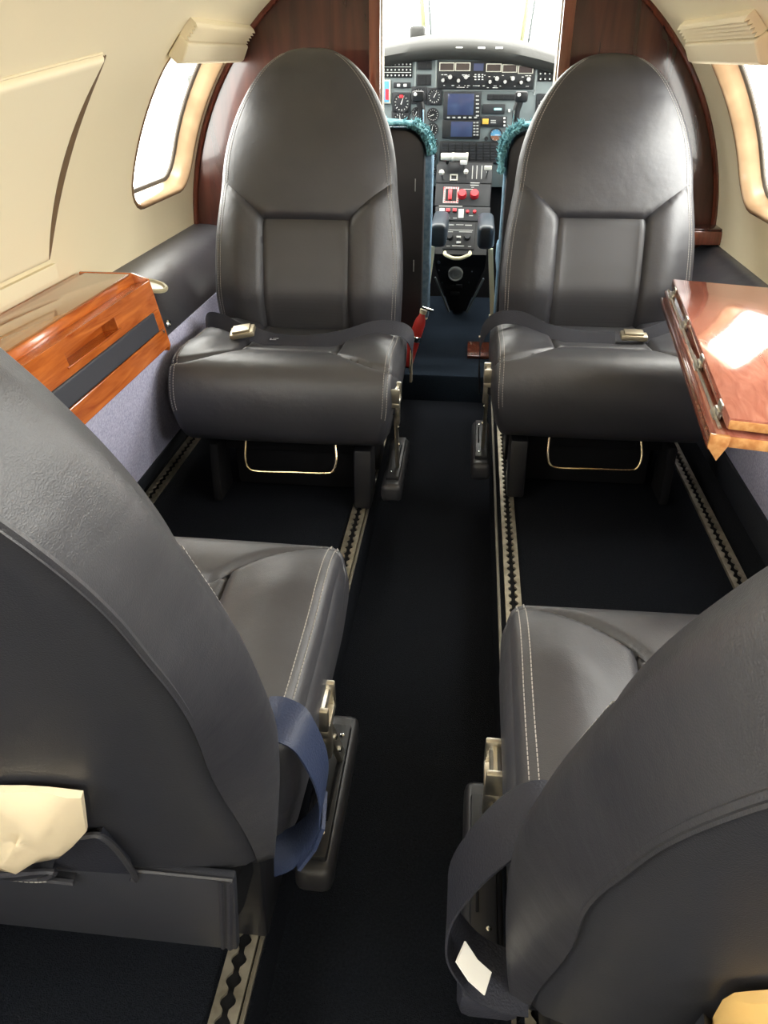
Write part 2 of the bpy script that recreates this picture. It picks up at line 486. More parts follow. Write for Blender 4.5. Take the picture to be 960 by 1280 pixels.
# gathered pleated shades at the window tops
def window_shade(side, y0, y1, label):
    t = thing('window_shade', label, 'window shade')
    V = []; Fc = []
    q0, q1 = 0.545, 0.640
    prof = []
    npl = 5
    for k in range(npl * 2 + 1):
        prof.append((q0 + 0.05 + (q1 - q0 - 0.05) * k / (npl * 2), -0.016 - (0.010 if k % 2 else 0.0)))
    ys = [y0 - 0.02 + (y1 - y0 + 0.045) * k / 8 for k in range(9)]
    for yy in ys:
        for q, o_ in prof: V.append(shell(side, yy, q, o_))
        for q, o_ in (prof[-1], prof[0]): V.append(shell(side, yy, q, -0.001))
    K = len(prof) + 2
    for i in range(8):
        for k in range(K): Fc.append((i * K + k, i * K + (k + 1) % K, (i + 1) * K + (k + 1) % K, (i + 1) * K + k))
    Fc.append(tuple(range(K))); Fc.append(tuple(range(8 * K, 9 * K)))
    auto(link('pleated_fabric', mk('pleated_fabric', V, Fc), 'cream_shade', t), 20)
    # bottom handle rail, a shallow tray that slopes inward
    V = []; Fc = []
    rail = [(q0 - 0.004, -0.002), (q0 - 0.006, -0.030), (q0 + 0.010, -0.040), (q0 + 0.050, -0.030), (q0 + 0.050, -0.002)]
    for yy in (y0 - 0.024, y1 + 0.03):
        for q, o_ in rail: V.append(shell(side, yy, q, o_))
    K = len(rail)
    for k in range(K): Fc.append((k, (k + 1) % K, K + (k + 1) % K, K + k))
    Fc.append(tuple(range(K))); Fc.append(tuple(range(K, 2 * K)))
    o = link('shade_rail', mk('shade_rail', V, Fc, False), 'cream_shade', t)
    bv = o.modifiers.new('b', 'BEVEL'); bv.width = 0.004; bv.segments = 2
    return t
window_shade(-1, *LEFT_WIN[0], 'gathered cream pleated shade atop the left window by the bulkhead')
window_shade(1, *RIGHT_WIN[0], 'gathered cream pleated shade atop the right cabin window')

# closed window panel on the left wall (soft-edged, stands proud of the liner)
t = thing('window_cover_panel', 'large cream panel closed over the left window above the wooden cabinet', 'wall panel')
V = []; Fc = []
def panel_top_q(y): return 0.542 - 0.045 * (1.65 - y) / 0.33
def panel_edge_y(q): return 1.655 - 0.10 * (1 - min(max(q / 0.56, 0), 1)) ** 1.2 - 0.012 * math.sin(math.pi * min(max(q / 0.5, 0), 1))
vs_ = (1 - np.cos(np.linspace(0, 1, 40) * math.pi)) / 2; us = (1 - np.cos(np.linspace(0, 1, 50) * math.pi)) / 2
qs = vs_
for v_ in vs_:
    for u in us:
        e = panel_edge_y(0.13 + 0.41 * v_); yy = 1.00 + (e - 1.00) * u; qt = panel_top_q(yy); q = 0.13 + (qt - 0.13) * v_
        d = min((1 - u) * (e - 1.0), u * (e - 1.0), q - 0.13, qt - q)
        h = 0.015 * math.sqrt(max(0, 1 - (1 - min(d / 0.010, 1)) ** 2)) if d > 0 else 0.0
        V.append(shell(-1, yy, q, -h + 0.002))
W_ = len(us)
for i in range(len(qs) - 1):
    for j in range(W_ - 1): Fc.append((i * W_ + j, i * W_ + j + 1, (i + 1) * W_ + j + 1, (i + 1) * W_ + j))
link('panel_skin', mk('panel_skin', V, Fc), 'cream_panel', t)
mb = MB()   # brown strip painting the shadow in the gap along the panel's free edge
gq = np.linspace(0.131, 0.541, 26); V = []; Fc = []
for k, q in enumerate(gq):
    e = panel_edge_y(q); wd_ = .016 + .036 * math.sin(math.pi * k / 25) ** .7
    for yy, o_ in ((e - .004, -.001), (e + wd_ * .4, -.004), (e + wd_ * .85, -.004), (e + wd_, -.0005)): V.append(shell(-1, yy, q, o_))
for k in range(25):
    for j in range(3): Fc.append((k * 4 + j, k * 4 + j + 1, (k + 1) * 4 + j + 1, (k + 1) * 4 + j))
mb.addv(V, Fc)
mb.build('panel_shadow_line', 'gap_shadow_brown', t)
mb = MB(); mb.tube([shell(-1, yy, panel_top_q(yy) + .002, -0.001) for yy in np.linspace(1.0, 1.65, 12)], 0.0025, 6); mb.build('panel_shadow_line', 'cream_shade', t)  # thin tube painting the faint shade along the panel's top edge
mb = MB()   # sill strip under the panel
mb.ribbon([shell(-1, yy, 0.105, -0.006) for yy in np.linspace(0.95, 1.60, 12)], (0, 0, 1), 0.03, 0.012)
mb.build('panel_sill', 'cream_panel', t)

# floors
def slab(name, x0, x1, y0, y1, z0, z1, material, bevel=0.0):
    mb = MB(); mb.box(((x0 + x1) / 2, (y0 + y1) / 2, (z0 + z1) / 2), (x1 - x0, y1 - y0, z1 - z0), bevel)
    return tag(mb.build(name, material), kind='structure')
AX0, AX1, AZ = -0.215, 0.098, -0.10
YSTEP = 2.67
slab('floor', AX0 - 0.3, AX1 + 0.3, Y_AFT, YSTEP + 0.05, AZ - 0.05, AZ, 'carpet')
slab('floor_left', -0.93, AX0, Y_AFT, YSTEP, AZ - 0.05, 0.0, 'carpet', 0.008)
slab('floor_right', AX1, 0.78, Y_AFT, YSTEP, AZ - 0.05, 0.0, 'carpet', 0.008)
slab('floor_cockpit', -0.95, 0.80, YSTEP, 4.3, AZ - 0.05, 0.0, 'carpet_cockpit', 0.008)
# thin metal nosing along the aisle edges
for k, x in ((1, AX0 - 0.006), (2, AX1 + 0.006)):
    mb = MB(); mb.box((x, 0.5, 0.002), (0.006, 4.1, 0.006), 0.001)
    tag(mb.build('trim_%d' % k, 'trim_metal'), kind='structure')

# lower side walls: carpeted bulge, dark kick strip
def lower_wall(name, side, y0, y1, material):
    pr = [(RAD + 0.005, 0.42), (0.640, 0.415), (0.635, 0.40), (0.66, 0.27), (0.695, 0.13), (0.70, 0.10)]
    if side > 0: pr = [pr[0]] + [(d + 0.075, z) for d, z in pr[1:]]
    V = []; Fc = []
    # on the right the floor is a touch narrower
    for yy in np.linspace(y0, y1, 12):
        for d, z in pr: V.append((XC + side * d, yy, z))
    K = len(pr)
    for i in range(11):
        for k in range(K - 1): Fc.append((i * K + k, (i + 1) * K + k, (i + 1) * K + k + 1, i * K + k + 1))
    o = link(name, mk(name, V, Fc), material); o['kind'] = 'structure'
    return auto(o, 50)
lower_wall('wall_lower_left', -1, Y_AFT, Y_FWD, 'sidewall_carpet'); lower_wall('wall_lower_right', 1, Y_AFT, Y_FWD, 'sidewall_carpet')
for nm, side in (('baseboard_left', -1), ('baseboard_right', 1)):
    mb = MB(); mb.prism([(XC + side * (0.695 + (0.07 if side > 0 else 0)), 0.105), (XC + side * (0.755 + (0.03 if side > 0 else 0)), 0.0), (XC + side * 0.86, 0.0), (XC + side * 0.86, 0.105)], Y_AFT, Y_FWD, 'y', 0.004)
    tag(mb.build(nm, 'kick_strip'), kind='structure')

# aft bulkhead (behind the viewer) closes the cabin
V = [(XC, Y_AFT, ZC)]; Fc = []; n = 48
for k in range(n):
    a = 2 * math.pi * k / n; V.append((XC + (RAD + .02) * math.cos(a), Y_AFT, ZC + (RAD + .02) * math.sin(a) if math.sin(a) > 0 else max(ZC + (RAD + .02) * math.sin(a), AZ - .02)))
for k in range(n): Fc.append((0, 1 + k, 1 + (k + 1) % n))
tag(link('wall_aft', mk('wall_aft', V, Fc, False), 'cream_liner'), kind='structure')

# forward bulkhead: two mahogany halves with the cockpit opening between
OX0, OX1 = -0.283, 0.222
def bulkhead_half(name, side):
    xin = OX0 if side < 0 else OX1
    poly = [(xin, -0.1)]
    poly.append((XC + side * 0.80, -0.1)); poly.append((XC + side * (RAD + .02), 0.45))
    amax = math.acos(abs(xin - XC) / (RAD + .02))
    for k in range(19):
        a = amax * k / 18; poly.append((XC + side * (RAD + .02) * math.cos(a), ZC + (RAD + .02) * math.sin(a)))
    mb = MB(); mb.prism(poly, Y_FWD, Y_FWD + 0.035, 'y')
    o = mb.build(name, 'mahogany'); o['kind'] = 'structure'
    return o
bl = bulkhead_half('wall_bulkhead_left', -1); br = bulkhead_half('wall_bulkhead_right', 1)
for k, x, s in ((3, OX0, -1), (4, OX1, 1)):
    mb = MB(); mb.box((x + s * 0.016, Y_FWD + 0.012, 0.60), (0.034, 0.065, 1.40), 0.006)
    tag(mb.build('trim_%d' % k, 'mahogany_trim'), kind='structure')
    mb = MB(); mb.box((x - s * 0.003, Y_FWD + 0.02, 0.60), (0.006, 0.045, 1.40), 0.002)
    tag(mb.build('trim_%d' % (k + 2), 'aluminium'), kind='structure')
# arched edge moulding where bulkhead meets the liner
for k, s in ((7, -1), (8, 1)):
    mb = MB()
    pts = [shell(s, Y_FWD - 0.006, q, -0.006) for q in np.linspace(-0.05, 0.95, 30)]
    mb.tube(pts, 0.008, 8)
    tag(mb.build('trim_%d' % k, 'mahogany_trim'), kind='structure')

# ================================================================== CABIN SEATS
L = 0.740
S0, S1 = 0.40, 0.655
def _hw_raw(s):
    if s < S0:
        return float(np.interp(s, [-.08, 0, .05, .10, .17, .25, .30, .352, S0], [.224, .237, .243, .247, .2485, .246, .241, .2335, .2255]))
    return .2255 * math.sqrt(max(0, 1 - (max(0, s - S0) / (L - S0)) ** 1.85))
_HS = np.linspace(-.08, L, 1200)
_HR = np.array([_hw_raw(x) for x in _HS])
_HW = np.array([np.mean(np.interp(np.linspace(x - m_, x + m_, 15), _HS, _HR)) for x in _HS for m_ in (.028 * min(1, max(0, (L - .06 - x) / .1)),)])
def half_w(s): return float(np.interp(s, _HS, _HW))
def kfac(s): return 1.0 if s < S1 else math.sqrt(max(0, 1 - ((s - S1) / (L - S1)) ** 2))
SEAM_S = .318; CW = .112
def sA(p):
    d = max(0, abs(p) - CW) / .115
    return SEAM_S + .098 * min(d, 1.4) ** .85
def groove(d, wd=.0055, dep=.0085): return -dep * math.exp(-(d / wd) ** 2)
def sstep(a, b_, x):
    t = min(max((x - a) / (b_ - a), 0), 1)
    return t * t * (3 - 2 * t)
def front_y(p, s):
    w_ = half_w(s); k = kfac(s); a = min(abs(p) / max(w_, 1e-6), 1)
    h = .032 * math.sqrt(max(0, 1 - a ** 3.2)) * k
    below = 1 - sstep(-.02, .02, s - sA(p))
    wing = (1 - a ** 12) * .020 * math.exp(-((abs(p) - .172) / .052) ** 2) * below * sstep(0, .05, s)
    head = .022 * math.exp(-((s - .50) / .13) ** 2) * (1 - a ** 2) * (1 - below)
    cen = -.006 * below * (1 - sstep(CW - .02, CW + .02, abs(p)))
    y = h + (wing + head) * k + cen
    ef = 1 - a ** 10
    fA = s - sA(p); y += ef * groove(fA / math.sqrt(1 + (.8 if abs(p) > CW else 0) ** 2))
    if s < sA(p) + .01: y += ef * groove(abs(p) - CW) * (1 - sstep(0, .012, s - SEAM_S))
    return y - .04 * (1 - k) + ybase(s)
def ybase(s): return -.066 * sstep(.15, -.045, s)      # the front edge sweeps rearward at the foot of the back
def lean_y(s): return .016 * math.sin(math.pi * min(s / .62, 1)) - .004

def snap_grid(A, S, fields):
    """A,S: 1-D parameter arrays; returns uv array with vertices snapped on the zero lines, and mask"""
    na, ns = len(A), len(S)
    UV = np.array([[(a, s) for a in A] for s in S], float); Z = np.zeros((ns, na), int)
    for fi, f in enumerate(fields):
        for j in range(ns):
            for i in range(na):
                if Z[j, i]: continue
                u, v = UV[j, i]
                du = (A[min(i + 1, na - 1)] - A[max(i - 1, 0)]) / 2; dv = (S[min(j + 1, ns - 1)] - S[max(j - 1, 0)]) / 2
                f0 = f(u, v)
                if f0 is None: continue
                e = 1e-4
                fu = f(u + e * du, v); fv = f(u, v + e * dv)
                if fu is None or fv is None: continue
                gu = (fu - f0) / e; gv = (fv - f0) / e   # per cell
                g2 = gu * gu + gv * gv
                if g2 < 1e-14: continue
                mu, mv = -f0 * gu / g2, -f0 * gv / g2
                lim = 0.5 * math.sqrt(2) * 0.72
                if math.hypot(mu, mv) < lim and 0 < j < ns - 1 and 0 < i < na - 1:
                    UV[j, i] = (u + mu * du, v + mv * dv); Z[j, i] = fi + 1
    return UV, Z
def split_regions(UV, Z, pos, region):
    ns, na = Z.shape
    P = [[pos(*UV[j, i]) for i in range(na)] for j in range(ns)]
    out = {}
    def put(idx):
        c = np.mean([UV[j, i] for j, i in idx], axis=0)
        r = region(c[0], c[1])
        V, Fc, mp = out.setdefault(r, ([], [], {}))
        fc = []
        for ji in idx:
            if ji not in mp: mp[ji] = len(V); V.append(P[ji[0]][ji[1]])
            fc.append(mp[ji])
        Fc.append(tuple(fc))
    for j in range(ns - 1):
        for i in range(na - 1):
            q = [(j, i), (j, i + 1), (j + 1, i + 1), (j + 1, i)]
            z = [Z[a, b_] for a, b_ in q]
            if z[0] and z[2]: put([q[0], q[1], q[2]]); put([q[0], q[2], q[3]])
            elif z[1] and z[3]: put([q[0], q[1], q[3]]); put([q[1], q[2], q[3]])
            else: put(q)
    return out
def raw_mesh(name, V, Fc):
    me = bpy.data.meshes.new(name); me.from_pydata([tuple(v) for v in V], [], Fc); me.update()
    me.shade_smooth(); return me

# ---- backrest meshes (local: X lateral, Y forward of the seat, Z up the back)
tt = np.linspace(0, 1, 84)
SMIN = -.045
SR = np.array([SMIN + (L - SMIN) * (1 - (1 - t) ** 1.55) for t in tt]); SR[-1] = L * 0.99995
AA = np.linspace(-1, 1, 73)
UV, Z = snap_grid(AA, SR, [
    lambda a, s: s - sA(a * half_w(s)),
    lambda a, s: (abs(a) * half_w(s) - CW) if s < SEAM_S + .004 else None])
def front_pos(a, s):
    p = a * half_w(s); return (p, front_y(p, s) + lean_y(s), s)
def front_reg(a, s):
    p = a * half_w(s)
    if s > sA(p): return 'headrest_panel'
    if abs(p) < CW: return 'center_panel'
    return 'wing_l' if p < 0 else 'wing_r'
FRONT = {k: raw_mesh(k, v[0], v[1]) for k, v in split_regions(UV, Z, front_pos, front_reg).items()}
def gus(s):
    """cross-section of the side wrap from the front edge to the rear seam, as (inset from w, y)"""
    k = kfac(s)
    r = .007 + .028 * math.exp(-((s - .16) / .16) ** 2); yb = ybase(s); q = (-.075 - yb) / -.075
    return [(i_, (yb + y_ * q) * k - .04 * (1 - k)) for i_, y_ in ((0, 0), (-.003, -.005), (-.005, -.014), (-.004, -.027), (r * .15, -.042), (r * .42, -.056), (r * .72, -.067), (r, -.075))]
V = []; Fc = []; 
GN = len(gus(0))
for s in SR:
    w_ = half_w(s); k = kfac(s)
    for sg in (-1, 1):
        for ins, y in gus(s): V.append((sg * max(0, w_ - ins * min(1, w_ / .10)), y + lean_y(s), s + (0.0 if s < L * .99 else 0)))
for j in range(len(SR) - 1):
    for sd in range(2):
        for g in range(GN - 1):
            a = j * 2 * GN + sd * GN + g; b_ = a + 2 * GN
            Fc.append((a, b_, b_ + 1, a + 1) if sd else (a, a + 1, b_ + 1, b_))
# bottom closing strip
bot = [i for i in range(GN)][::-1] + [GN + i for i in range(GN)]
Fc.append(tuple(bot))
GUSSET = raw_mesh('backrest', V, Fc)
SEAM_R = .10
def rear_pos(a, s):
    w_ = half_w(s); ins, y = gus(s)[-1]
    p = a * max(0, w_ - ins * min(1, w_ / .10))
    k = kfac(s)
    return (p, y + lean_y(s) - .022 * (1 - abs(a) ** 3) * k + .005 * math.exp(-((1 - abs(a)) * w_ / .006) ** 2) * k, s)
V = []; Fc = []
for s in SR:
    for a in AA[::2]: V.append(rear_pos(a, s))
n = len(AA[::2])
for j in range(len(SR) - 1):
    for i in range(n - 1): Fc.append((j * n + i, (j + 1) * n + i, (j + 1) * n + i + 1, j * n + i + 1))
REAR = raw_mesh('rear_panel', V, Fc)

# ---- cushion meshes (local: nose front at y=.38, back surface at y=0)
CWID = .53; HW = CWID / 2; ER = .024
prof_c = [(-.035, .30), (-.03, .385), (-.01, .402), (.06, .404), (.16, .408), (.235, .418), (.29, .424), (.335, .415), (.366, .385), (.380, .335), (.376, .275), (.355, .232), (.31, .212), (.20, .208), (.06, .208), (-.02, .212)]
pc = smooth_path([(0, y, z) for y, z in prof_c] + [(0, *prof_c[0])], 110)
PCY = np.array([p.y for p in pc]); PCZ = np.array([p.z for p in pc])
dl = np.hypot(np.diff(PCY), np.diff(PCZ)); PV = np.concatenate([[0], np.cumsum(dl)])
tot = PV[-1]; NVP = 111
itop = int(np.argmax(PCZ))
def path(v):
    y = np.interp(v, PV, PCY); z = np.interp(v, PV, PCZ)
    e = .004
    ty = np.interp((v + e) % tot, PV, PCY) - np.interp((v - e) % tot, PV, PCY); tz = np.interp((v + e) % tot, PV, PCZ) - np.interp((v - e) % tot, PV, PCZ)
    l = math.hypot(ty, tz) or 1
    return y, z, -tz / l, ty / l      # outward normal for this direction of travel
up_i = [i for i in range(len(PV)) if i <= itop + 14]
VTY = [PCY[i] for i in up_i][8:]; VTV = [PV[i] for i in up_i][8:]
def v_of_y(y): return float(np.interp(y, VTY, VTV))
CI = .118
def yN(x):
    d = min(max((abs(x) - .10) / (HW - .10), 0), 1)
    return .238 + .098 * (1 - (1 - d) ** 2.0)
def cush(x, v):
    y, z, ny, nz = path(v)
    ax = abs(x); off = 0.0
    if ax > HW - ER: off = -ER * (1 - math.sqrt(max(0, 1 - ((ax - HW + ER) / ER) ** 2))) * .85
    top = max(0, nz) ** 2 if v < v_of_y(.37) else 0.0
    vN = v_of_y(yN(x)); before = 1 - sstep(-.12, .0, v - vN)
    off += top * before * (.022 * math.exp(-((ax - .200) / .065) ** 2) * sstep(-.05, .03, y) - .010 * (1 - sstep(CI - .03, CI + .02, ax)))
    g = 0
    if y > -.02:
        g += groove((v - vN), .006, .009) * (1 if v < v_of_y(.379) else 0)
        if v < vN: g += groove(ax - CI, .0045, .009) * (1 - sstep(0, .01, v - vN))
    off += g
    off += .004 * math.sin(math.pi * (x + HW) / CWID) * max(0, ny)
    zz = z + nz * off
    tap = 1 - .075 * sstep(.36, .20, zz) ** 1.2 if zz < .37 else 1.0
    return (x * tap, y + ny * off, zz)
XS = np.array(sorted(set(np.round(np.concatenate([np.linspace(-HW, -HW + ER, 7), np.linspace(-HW + ER, HW - ER, 85), np.linspace(HW - ER, HW, 7)]), 5))))
VS = np.linspace(0, tot, 191)
UV, Z = snap_grid(XS, VS, [lambda x, v: (v - v_of_y(yN(x))) if v < v_of_y(.375) else None,
                           lambda x, v: (abs(x) - CI) if v < v_of_y(yN(x)) else None])
def cush_reg(x, v):
    if v > v_of_y(yN(x)): return 'front_roll'
    if abs(x) < CI: return 'seat_insert'
    return 'bolster_l' if x < 0 else 'bolster_r'
CUSH = {k: raw_mesh(k, v[0], v[1]) for k, v in split_regions(UV, Z, cush, cush_reg).items()}
# side faces (closing caps, slightly bulged), one mesh per side
CSIDE = []
for sg in (-1, 1):
    V = []; Fc = []; n0 = 0; K = len(VS) - 1
    ring = [cush(sg * HW, v) for v in VS[:-1]]
    cy = sum(p[1] for p in ring) / K; cz = sum(p[2] for p in ring) / K
    for f, b_ in ((1, 0), (.9, .006), (.6, .009), (.25, .009)):
        for p in ring:
            zz = cz + (p[2] - cz) * f; tap = 1 - .075 * sstep(.36, .20, zz) ** 1.2 if zz < .37 else 1.0
            V.append((sg * (HW + b_) * tap, cy + (p[1] - cy) * f, zz))
    for r in range(3):
        for k in range(K):
            q = (r * K + k, r * K + (k + 1) % K, (r + 1) * K + (k + 1) % K, (r + 1) * K + k)
            Fc.append(q if sg < 0 else q[::-1])
    q = tuple(3 * K + k for k in range(K)); Fc.append(q if sg < 0 else q[::-1])
    CSIDE.append(raw_mesh('side_gusset', V, Fc))

def make_seat(label, cx, y0, facing, inboard, recline, group, pad_y, belt, rear, bdx=0.0, bz=0.325, hinge=(.272, .135, .30)):
    """facing +1 looks to the cockpit, -1 looks aft; inboard = world sign of the aisle side"""
    t = thing('cabin_seat', label, 'seat', (cx, y0, 0), 0 if facing > 0 else math.pi, group)
    ib = inboard * facing                      # local x sign of the aisle side
    back = link('backrest', GUSSET, 'leather', t, (bdx, 0.012, bz), (R_(recline), 0, 0))
    for k, me in FRONT.items():
        link({'headrest_panel': 'headrest_panel', 'center_panel': 'perforated_panel'}.get(k, 'side_wing'), me,
             'leather_perforated' if k == 'center_panel' else 'leather', back)
    link('rear_panel', REAR, 'leather_panel', back)
    lines = []
    for sg in (-1, 1):
        for ins in (.010, .018):
            pts = []
            for s in (SR[4:-9] if facing < 0 else SR[(SR > .02) & (SR < .44)]):
                w_ = half_w(s)
                pts.append((sg * (w_ - ins), front_y(w_ - ins, s) + lean_y(s) + .0006, s))
            lines.append(pts)
    stitches(lines, back, r=.0008 if facing < 0 else .0005)
    mb = MB()
    for sg in (-1, 1):
        pts = []
        for s in SR[2:-6]:
            p = rear_pos(sg, s); pts.append((p[0], p[1] - .001, p[2]))
        mb.tube(pts, .0028, 6)
    mb.build('rear_piping', 'leather', back)
    cu = bpy.data.objects.new('seat_cushion', None); COL.objects.link(cu); cu.parent = t
    cu.location = (0, .034 if facing > 0 else 0, -.028)
    for me in CSIDE: link('side_gusset', me, 'leather', cu)
    for k, me in CUSH.items():
        link({'front_roll': 'front_roll', 'seat_insert': 'seat_insert'}.get(k, 'side_bolster'), me,
             'leather_perforated' if k == 'seat_insert' else 'leather', cu)
    lines = []
    v0, v1 = v_of_y(.02), PV[itop] + .17
    for sg in (-1, 1):
        for x in (HW - .020, HW - .011):
            lines.append([Vector(cush(sg * x, v)) + Vector((sg * .0004, path(v)[2] * .0006, path(v)[3] * .0006)) for v in np.linspace(v0, v1, 90)])
    stitches(lines, cu)
    # frame: pan, legs with shrouds standing on the tracks, release bar
    mb = MB(); mb.box((0, .11, .155), (.40, .30, .06), .012)
    mb.build('seat_pan', 'black_void', t)  # black colour paints the deep shade beneath the cushion
    for sg in (-1, 1):
        x = sg * .188
        for yy in (.06, .275):
            mb = MB(); mb.prism([(yy - .05, .0085), (yy + .055, .0085), (yy + .05, .075), (yy + .04, .165), (yy - .04, .165), (yy - .05, .075)], x - (.022 if sg == ib else .012), x + (.022 if sg == ib else .012), 'x', .006)
            leg = mb.build('leg', 'dark_plastic' if sg == ib else 'black_void', t)  # outboard legs coloured black to sink into the underseat shade
    if facing < 0:
        mb = MB(); mb.tube(smooth_path([(-.115, .28, .17), (-.12, .298, .13), (-.112, .308, .103), (-.09, .31, .096), (0, .31, .094), (.08, .31, .092), (.105, .308, .100), (.113, .30, .125), (.112, .28, .17)], 40), .0032, 8)
        mb.build('release_bar', 'brass_wire', t)
        mb = MB(); mb.box((0, .08, .075), (.32, .30, .13), .01)
        mb.build('life_vest_box', 'black_void', t)
    # lowered inboard armrest beside the cushion
    px = ib * .280 if inboard < 0 else ib * .262
    arm = bpy.data.objects.new('armrest', None); COL.objects.link(arm); arm.parent = t
    PZ = .095
    mb = MB(); mb.box((px, pad_y, PZ - .033), (.052, .285, .05), .014, 3); mb.build('armrest_pad', 'armrest_rubber', arm)
    mb = MB(); mb.box((px, pad_y - .008, PZ - .006), (.034, .235, .014), .004); mb.build('pad_plate', 'dark_plastic', arm)
    mb = MB(); mb.box((px + .008 * ib, pad_y - .02, PZ + .0018), (.004, .10, .003), .001); mb.build('plate_slot', 'black_void', arm)
    for yy in (-.09, .085):
        mb = MB(); mb.lathe([(.0, .0), (.0032, .0), (.0032, .0015), (.0, .0025)], 10, Matrix.Translation((px + .006, pad_y + yy, PZ + .001)))
        mb.build('screw', 'chrome', arm)
    hx = ib * hinge[0]; hy, hz = hinge[1:]; py_ = pad_y + .05
    mb = MB(); mb.prism([(py_ - .011, .088), (py_ + .011, .088), ((hy + py_) / 2 + .010, hz - .11), (hy + .010, hz - .015), (hy - .012, hz - .015), ((hy + py_) / 2 - .012, hz - .11)], hx - .0045, hx + .0045, 'x', .0015)
    mb.build('armrest_lever', 'aluminium', arm)
    hb = MB()
    for dy in (-.024, .024): hb.box((hx, hy + dy, hz + .008), (.024, .009, .034), .002)
    hb.box((hx, hy, hz - .014), (.024, .056, .012), .002); hb.tube([(hx, hy - .026, hz + .012), (hx, hy + .026, hz + .012)], .0075, 10)
    hb.box((hx + ib * .004, hy - .004, hz - .045), (.014, .020, .055), .003)
    hb.build('armrest_hinge', 'aluminium', arm)
    for k in range(3):
        mb = MB(); mb.lathe([(0, 0), (.0045, 0), (.0045, .003), (0, .004)], 10, Matrix.Translation((hx + ib * .0045, hy + (py_ - hy) * (.15 + .25 * k), hz - .04 - .055 * k)) @ Matrix.Rotation(ib * math.pi / 2, 4, 'Y'))
        mb.build('rivet', 'chrome', arm)
    mb = MB(); mb.box((hx - ib * .022, hy, hz - .03), (.045, .03, .03), .004); mb.build('arm_bracket', 'dark_plastic', arm)
    belt(t, ib)
    rear(t, back, ib)
    return t

def belt_obj(t, name, ctrl, wd, width, material, n=40):
    mb = MB(); mb.ribbon(smooth_path(ctrl, n), wd, width, .002)
    return mb.build(name, material, t, ang=60)
def buckle(parent, loc, rot, sx=.062, sy=.046):
    b = MB(); b.box((0, 0, .006), (sx, sy, .014), .004, 2); o = b.build('buckle', 'buckle_metal', parent, loc, rot)
    b = MB(); b.box((sx * .02, 0, .0155), (sx * .72, sy * .78, .006), .002); l_ = b.build('buckle_flap', 'buckle_metal', parent, loc, rot)
    return o
def no_rear(t, back, ib): pass

def belt_front_left(t0, ib):
    t = bpy.data.objects.new('seat_belt', None); COL.objects.link(t); t.parent = t0; t.location = (0, .040, -.036)
    # local frame is turned: local x = -world x; aisle side is local -x
    s = belt_obj(t, 'lap_belt', [(-.285, .05, .33), (-.290, .052, .40), (-.268, .055, .438), (-.20, .07, .447), (-.12, .095, .428), (-.03, .11, .416), (.05, .11, .418), (.11, .118, .436)], [(.0, -.55, .85)] * 41, .036, 'belt_dark')
    buckle(t, (.128, .125, .437), (R_(-10), R_(10), R_(6)))
    mb = MB()
    mb.box((.062, .109, .4235), (.003, .024, .0008)); mb.box((.054, .119, .4235), (.014, .003, .0008)); mb.box((.050, .109, .4235), (.014, .003, .0008)); mb.box((.047, .099, .4235), (.012, .003, .0008))
    mb.build('woven_mark', 'belt_mark', t)
    belt_obj(t, 'belt_tail', [(.262, .0, .37), (.26, .018, .415), (.24, .045, .446), (.20, .075, .452), (.16, .10, .444), (.135, .115, .437)], [(.1, -.5, .85)] * 41, .038, 'belt_dark')
    mb = MB(); mb.prism([(.038, .30), (.058, .30), (.068, .35), (.06, .385), (.04, .385)], -.292, -.286, 'x', .001); mb.build('belt_anchor', 'buckle_metal', t)
def belt_front_right(t0, ib):
    t = bpy.data.objects.new('seat_belt', None); COL.objects.link(t); t.parent = t0; t.location = (0, .040, -.036)
    s = belt_obj(t, 'lap_belt', [(.292, .055, .24), (.298, .052, .33), (.293, .05, .40), (.262, .055, .444), (.20, .065, .452), (.13, .095, .430), (.03, .10, .416), (-.04, .10, .418)], [(0, -.6, .8)] * 41, .036, 'belt_dark')
    buckle(t, (-.085, .10, .420), (R_(-4), 0, R_(-3)), .066, .042)
    belt_obj(t, 'belt_tail', [(-.262, .01, .37), (-.255, .03, .43), (-.21, .06, .452), (-.16, .085, .440), (-.11, .098, .424)], [(.0, -.5, .85)] * 41, .038, 'belt_dark')
    mb = MB(); mb.lathe([(0, 0), (.004, 0), (.004, .004), (0, .005)], 10, Matrix.Translation((.300, .07, .40)) @ Matrix.Rotation(math.pi / 2, 4, 'Y')); mb.build('belt_rivet', 'chrome', t)
def belt_near_left(t, ib):
    # blue strap looping out of the gap between back and cushion, hanging down over the side
    belt_obj(t, 'lap_belt', [(.235, .015, .405), (.254, .012, .408), (.277, .008, .395), (.295, .005, .345), (.296, .0, .30), (.283, -.006, .262), (.262, -.012, .235), (.24, -.016, .222)], [(0, 1, .25)] * 41, .05, 'belt_blue')
    mb = MB(); mb.ribbon([(.299, -.006, .295), (.287, -.010, .262), (.268, -.018, .235)], (0, 1, .25), .052, .004); mb.build('belt_fold', 'belt_blue', t)
    mb = MB(); mb.box((.215, .01, .225), (.02, .02, .04), .003); mb.build('belt_anchor', 'dark_plastic', t)
def belt_near_right(t, ib):
    belt_obj(t, 'lap_belt', [(-.225, .005, .445), (-.262, .0, .45), (-.298, -.012, .42), (-.325, -.02, .365), (-.326, -.025, .315), (-.305, -.03, .275), (-.28, -.035, .26), (-.25, -.035, .255)], [(0, 1, .25)] * 41, .055, 'belt_dark')
    s = MB(); s.ribbon([(-.316, -.052, .325), (-.304, -.056, .305), (-.290, -.058, .290)], (0.3, 1, .2), .020, .0015); s.build('belt_tag', 'tag_white', t)
    mb = MB(); mb.box((-.285, -.03, .235), (.06, .05, .04), .012); mb.build('belt_keeper', 'belt_dark', t)

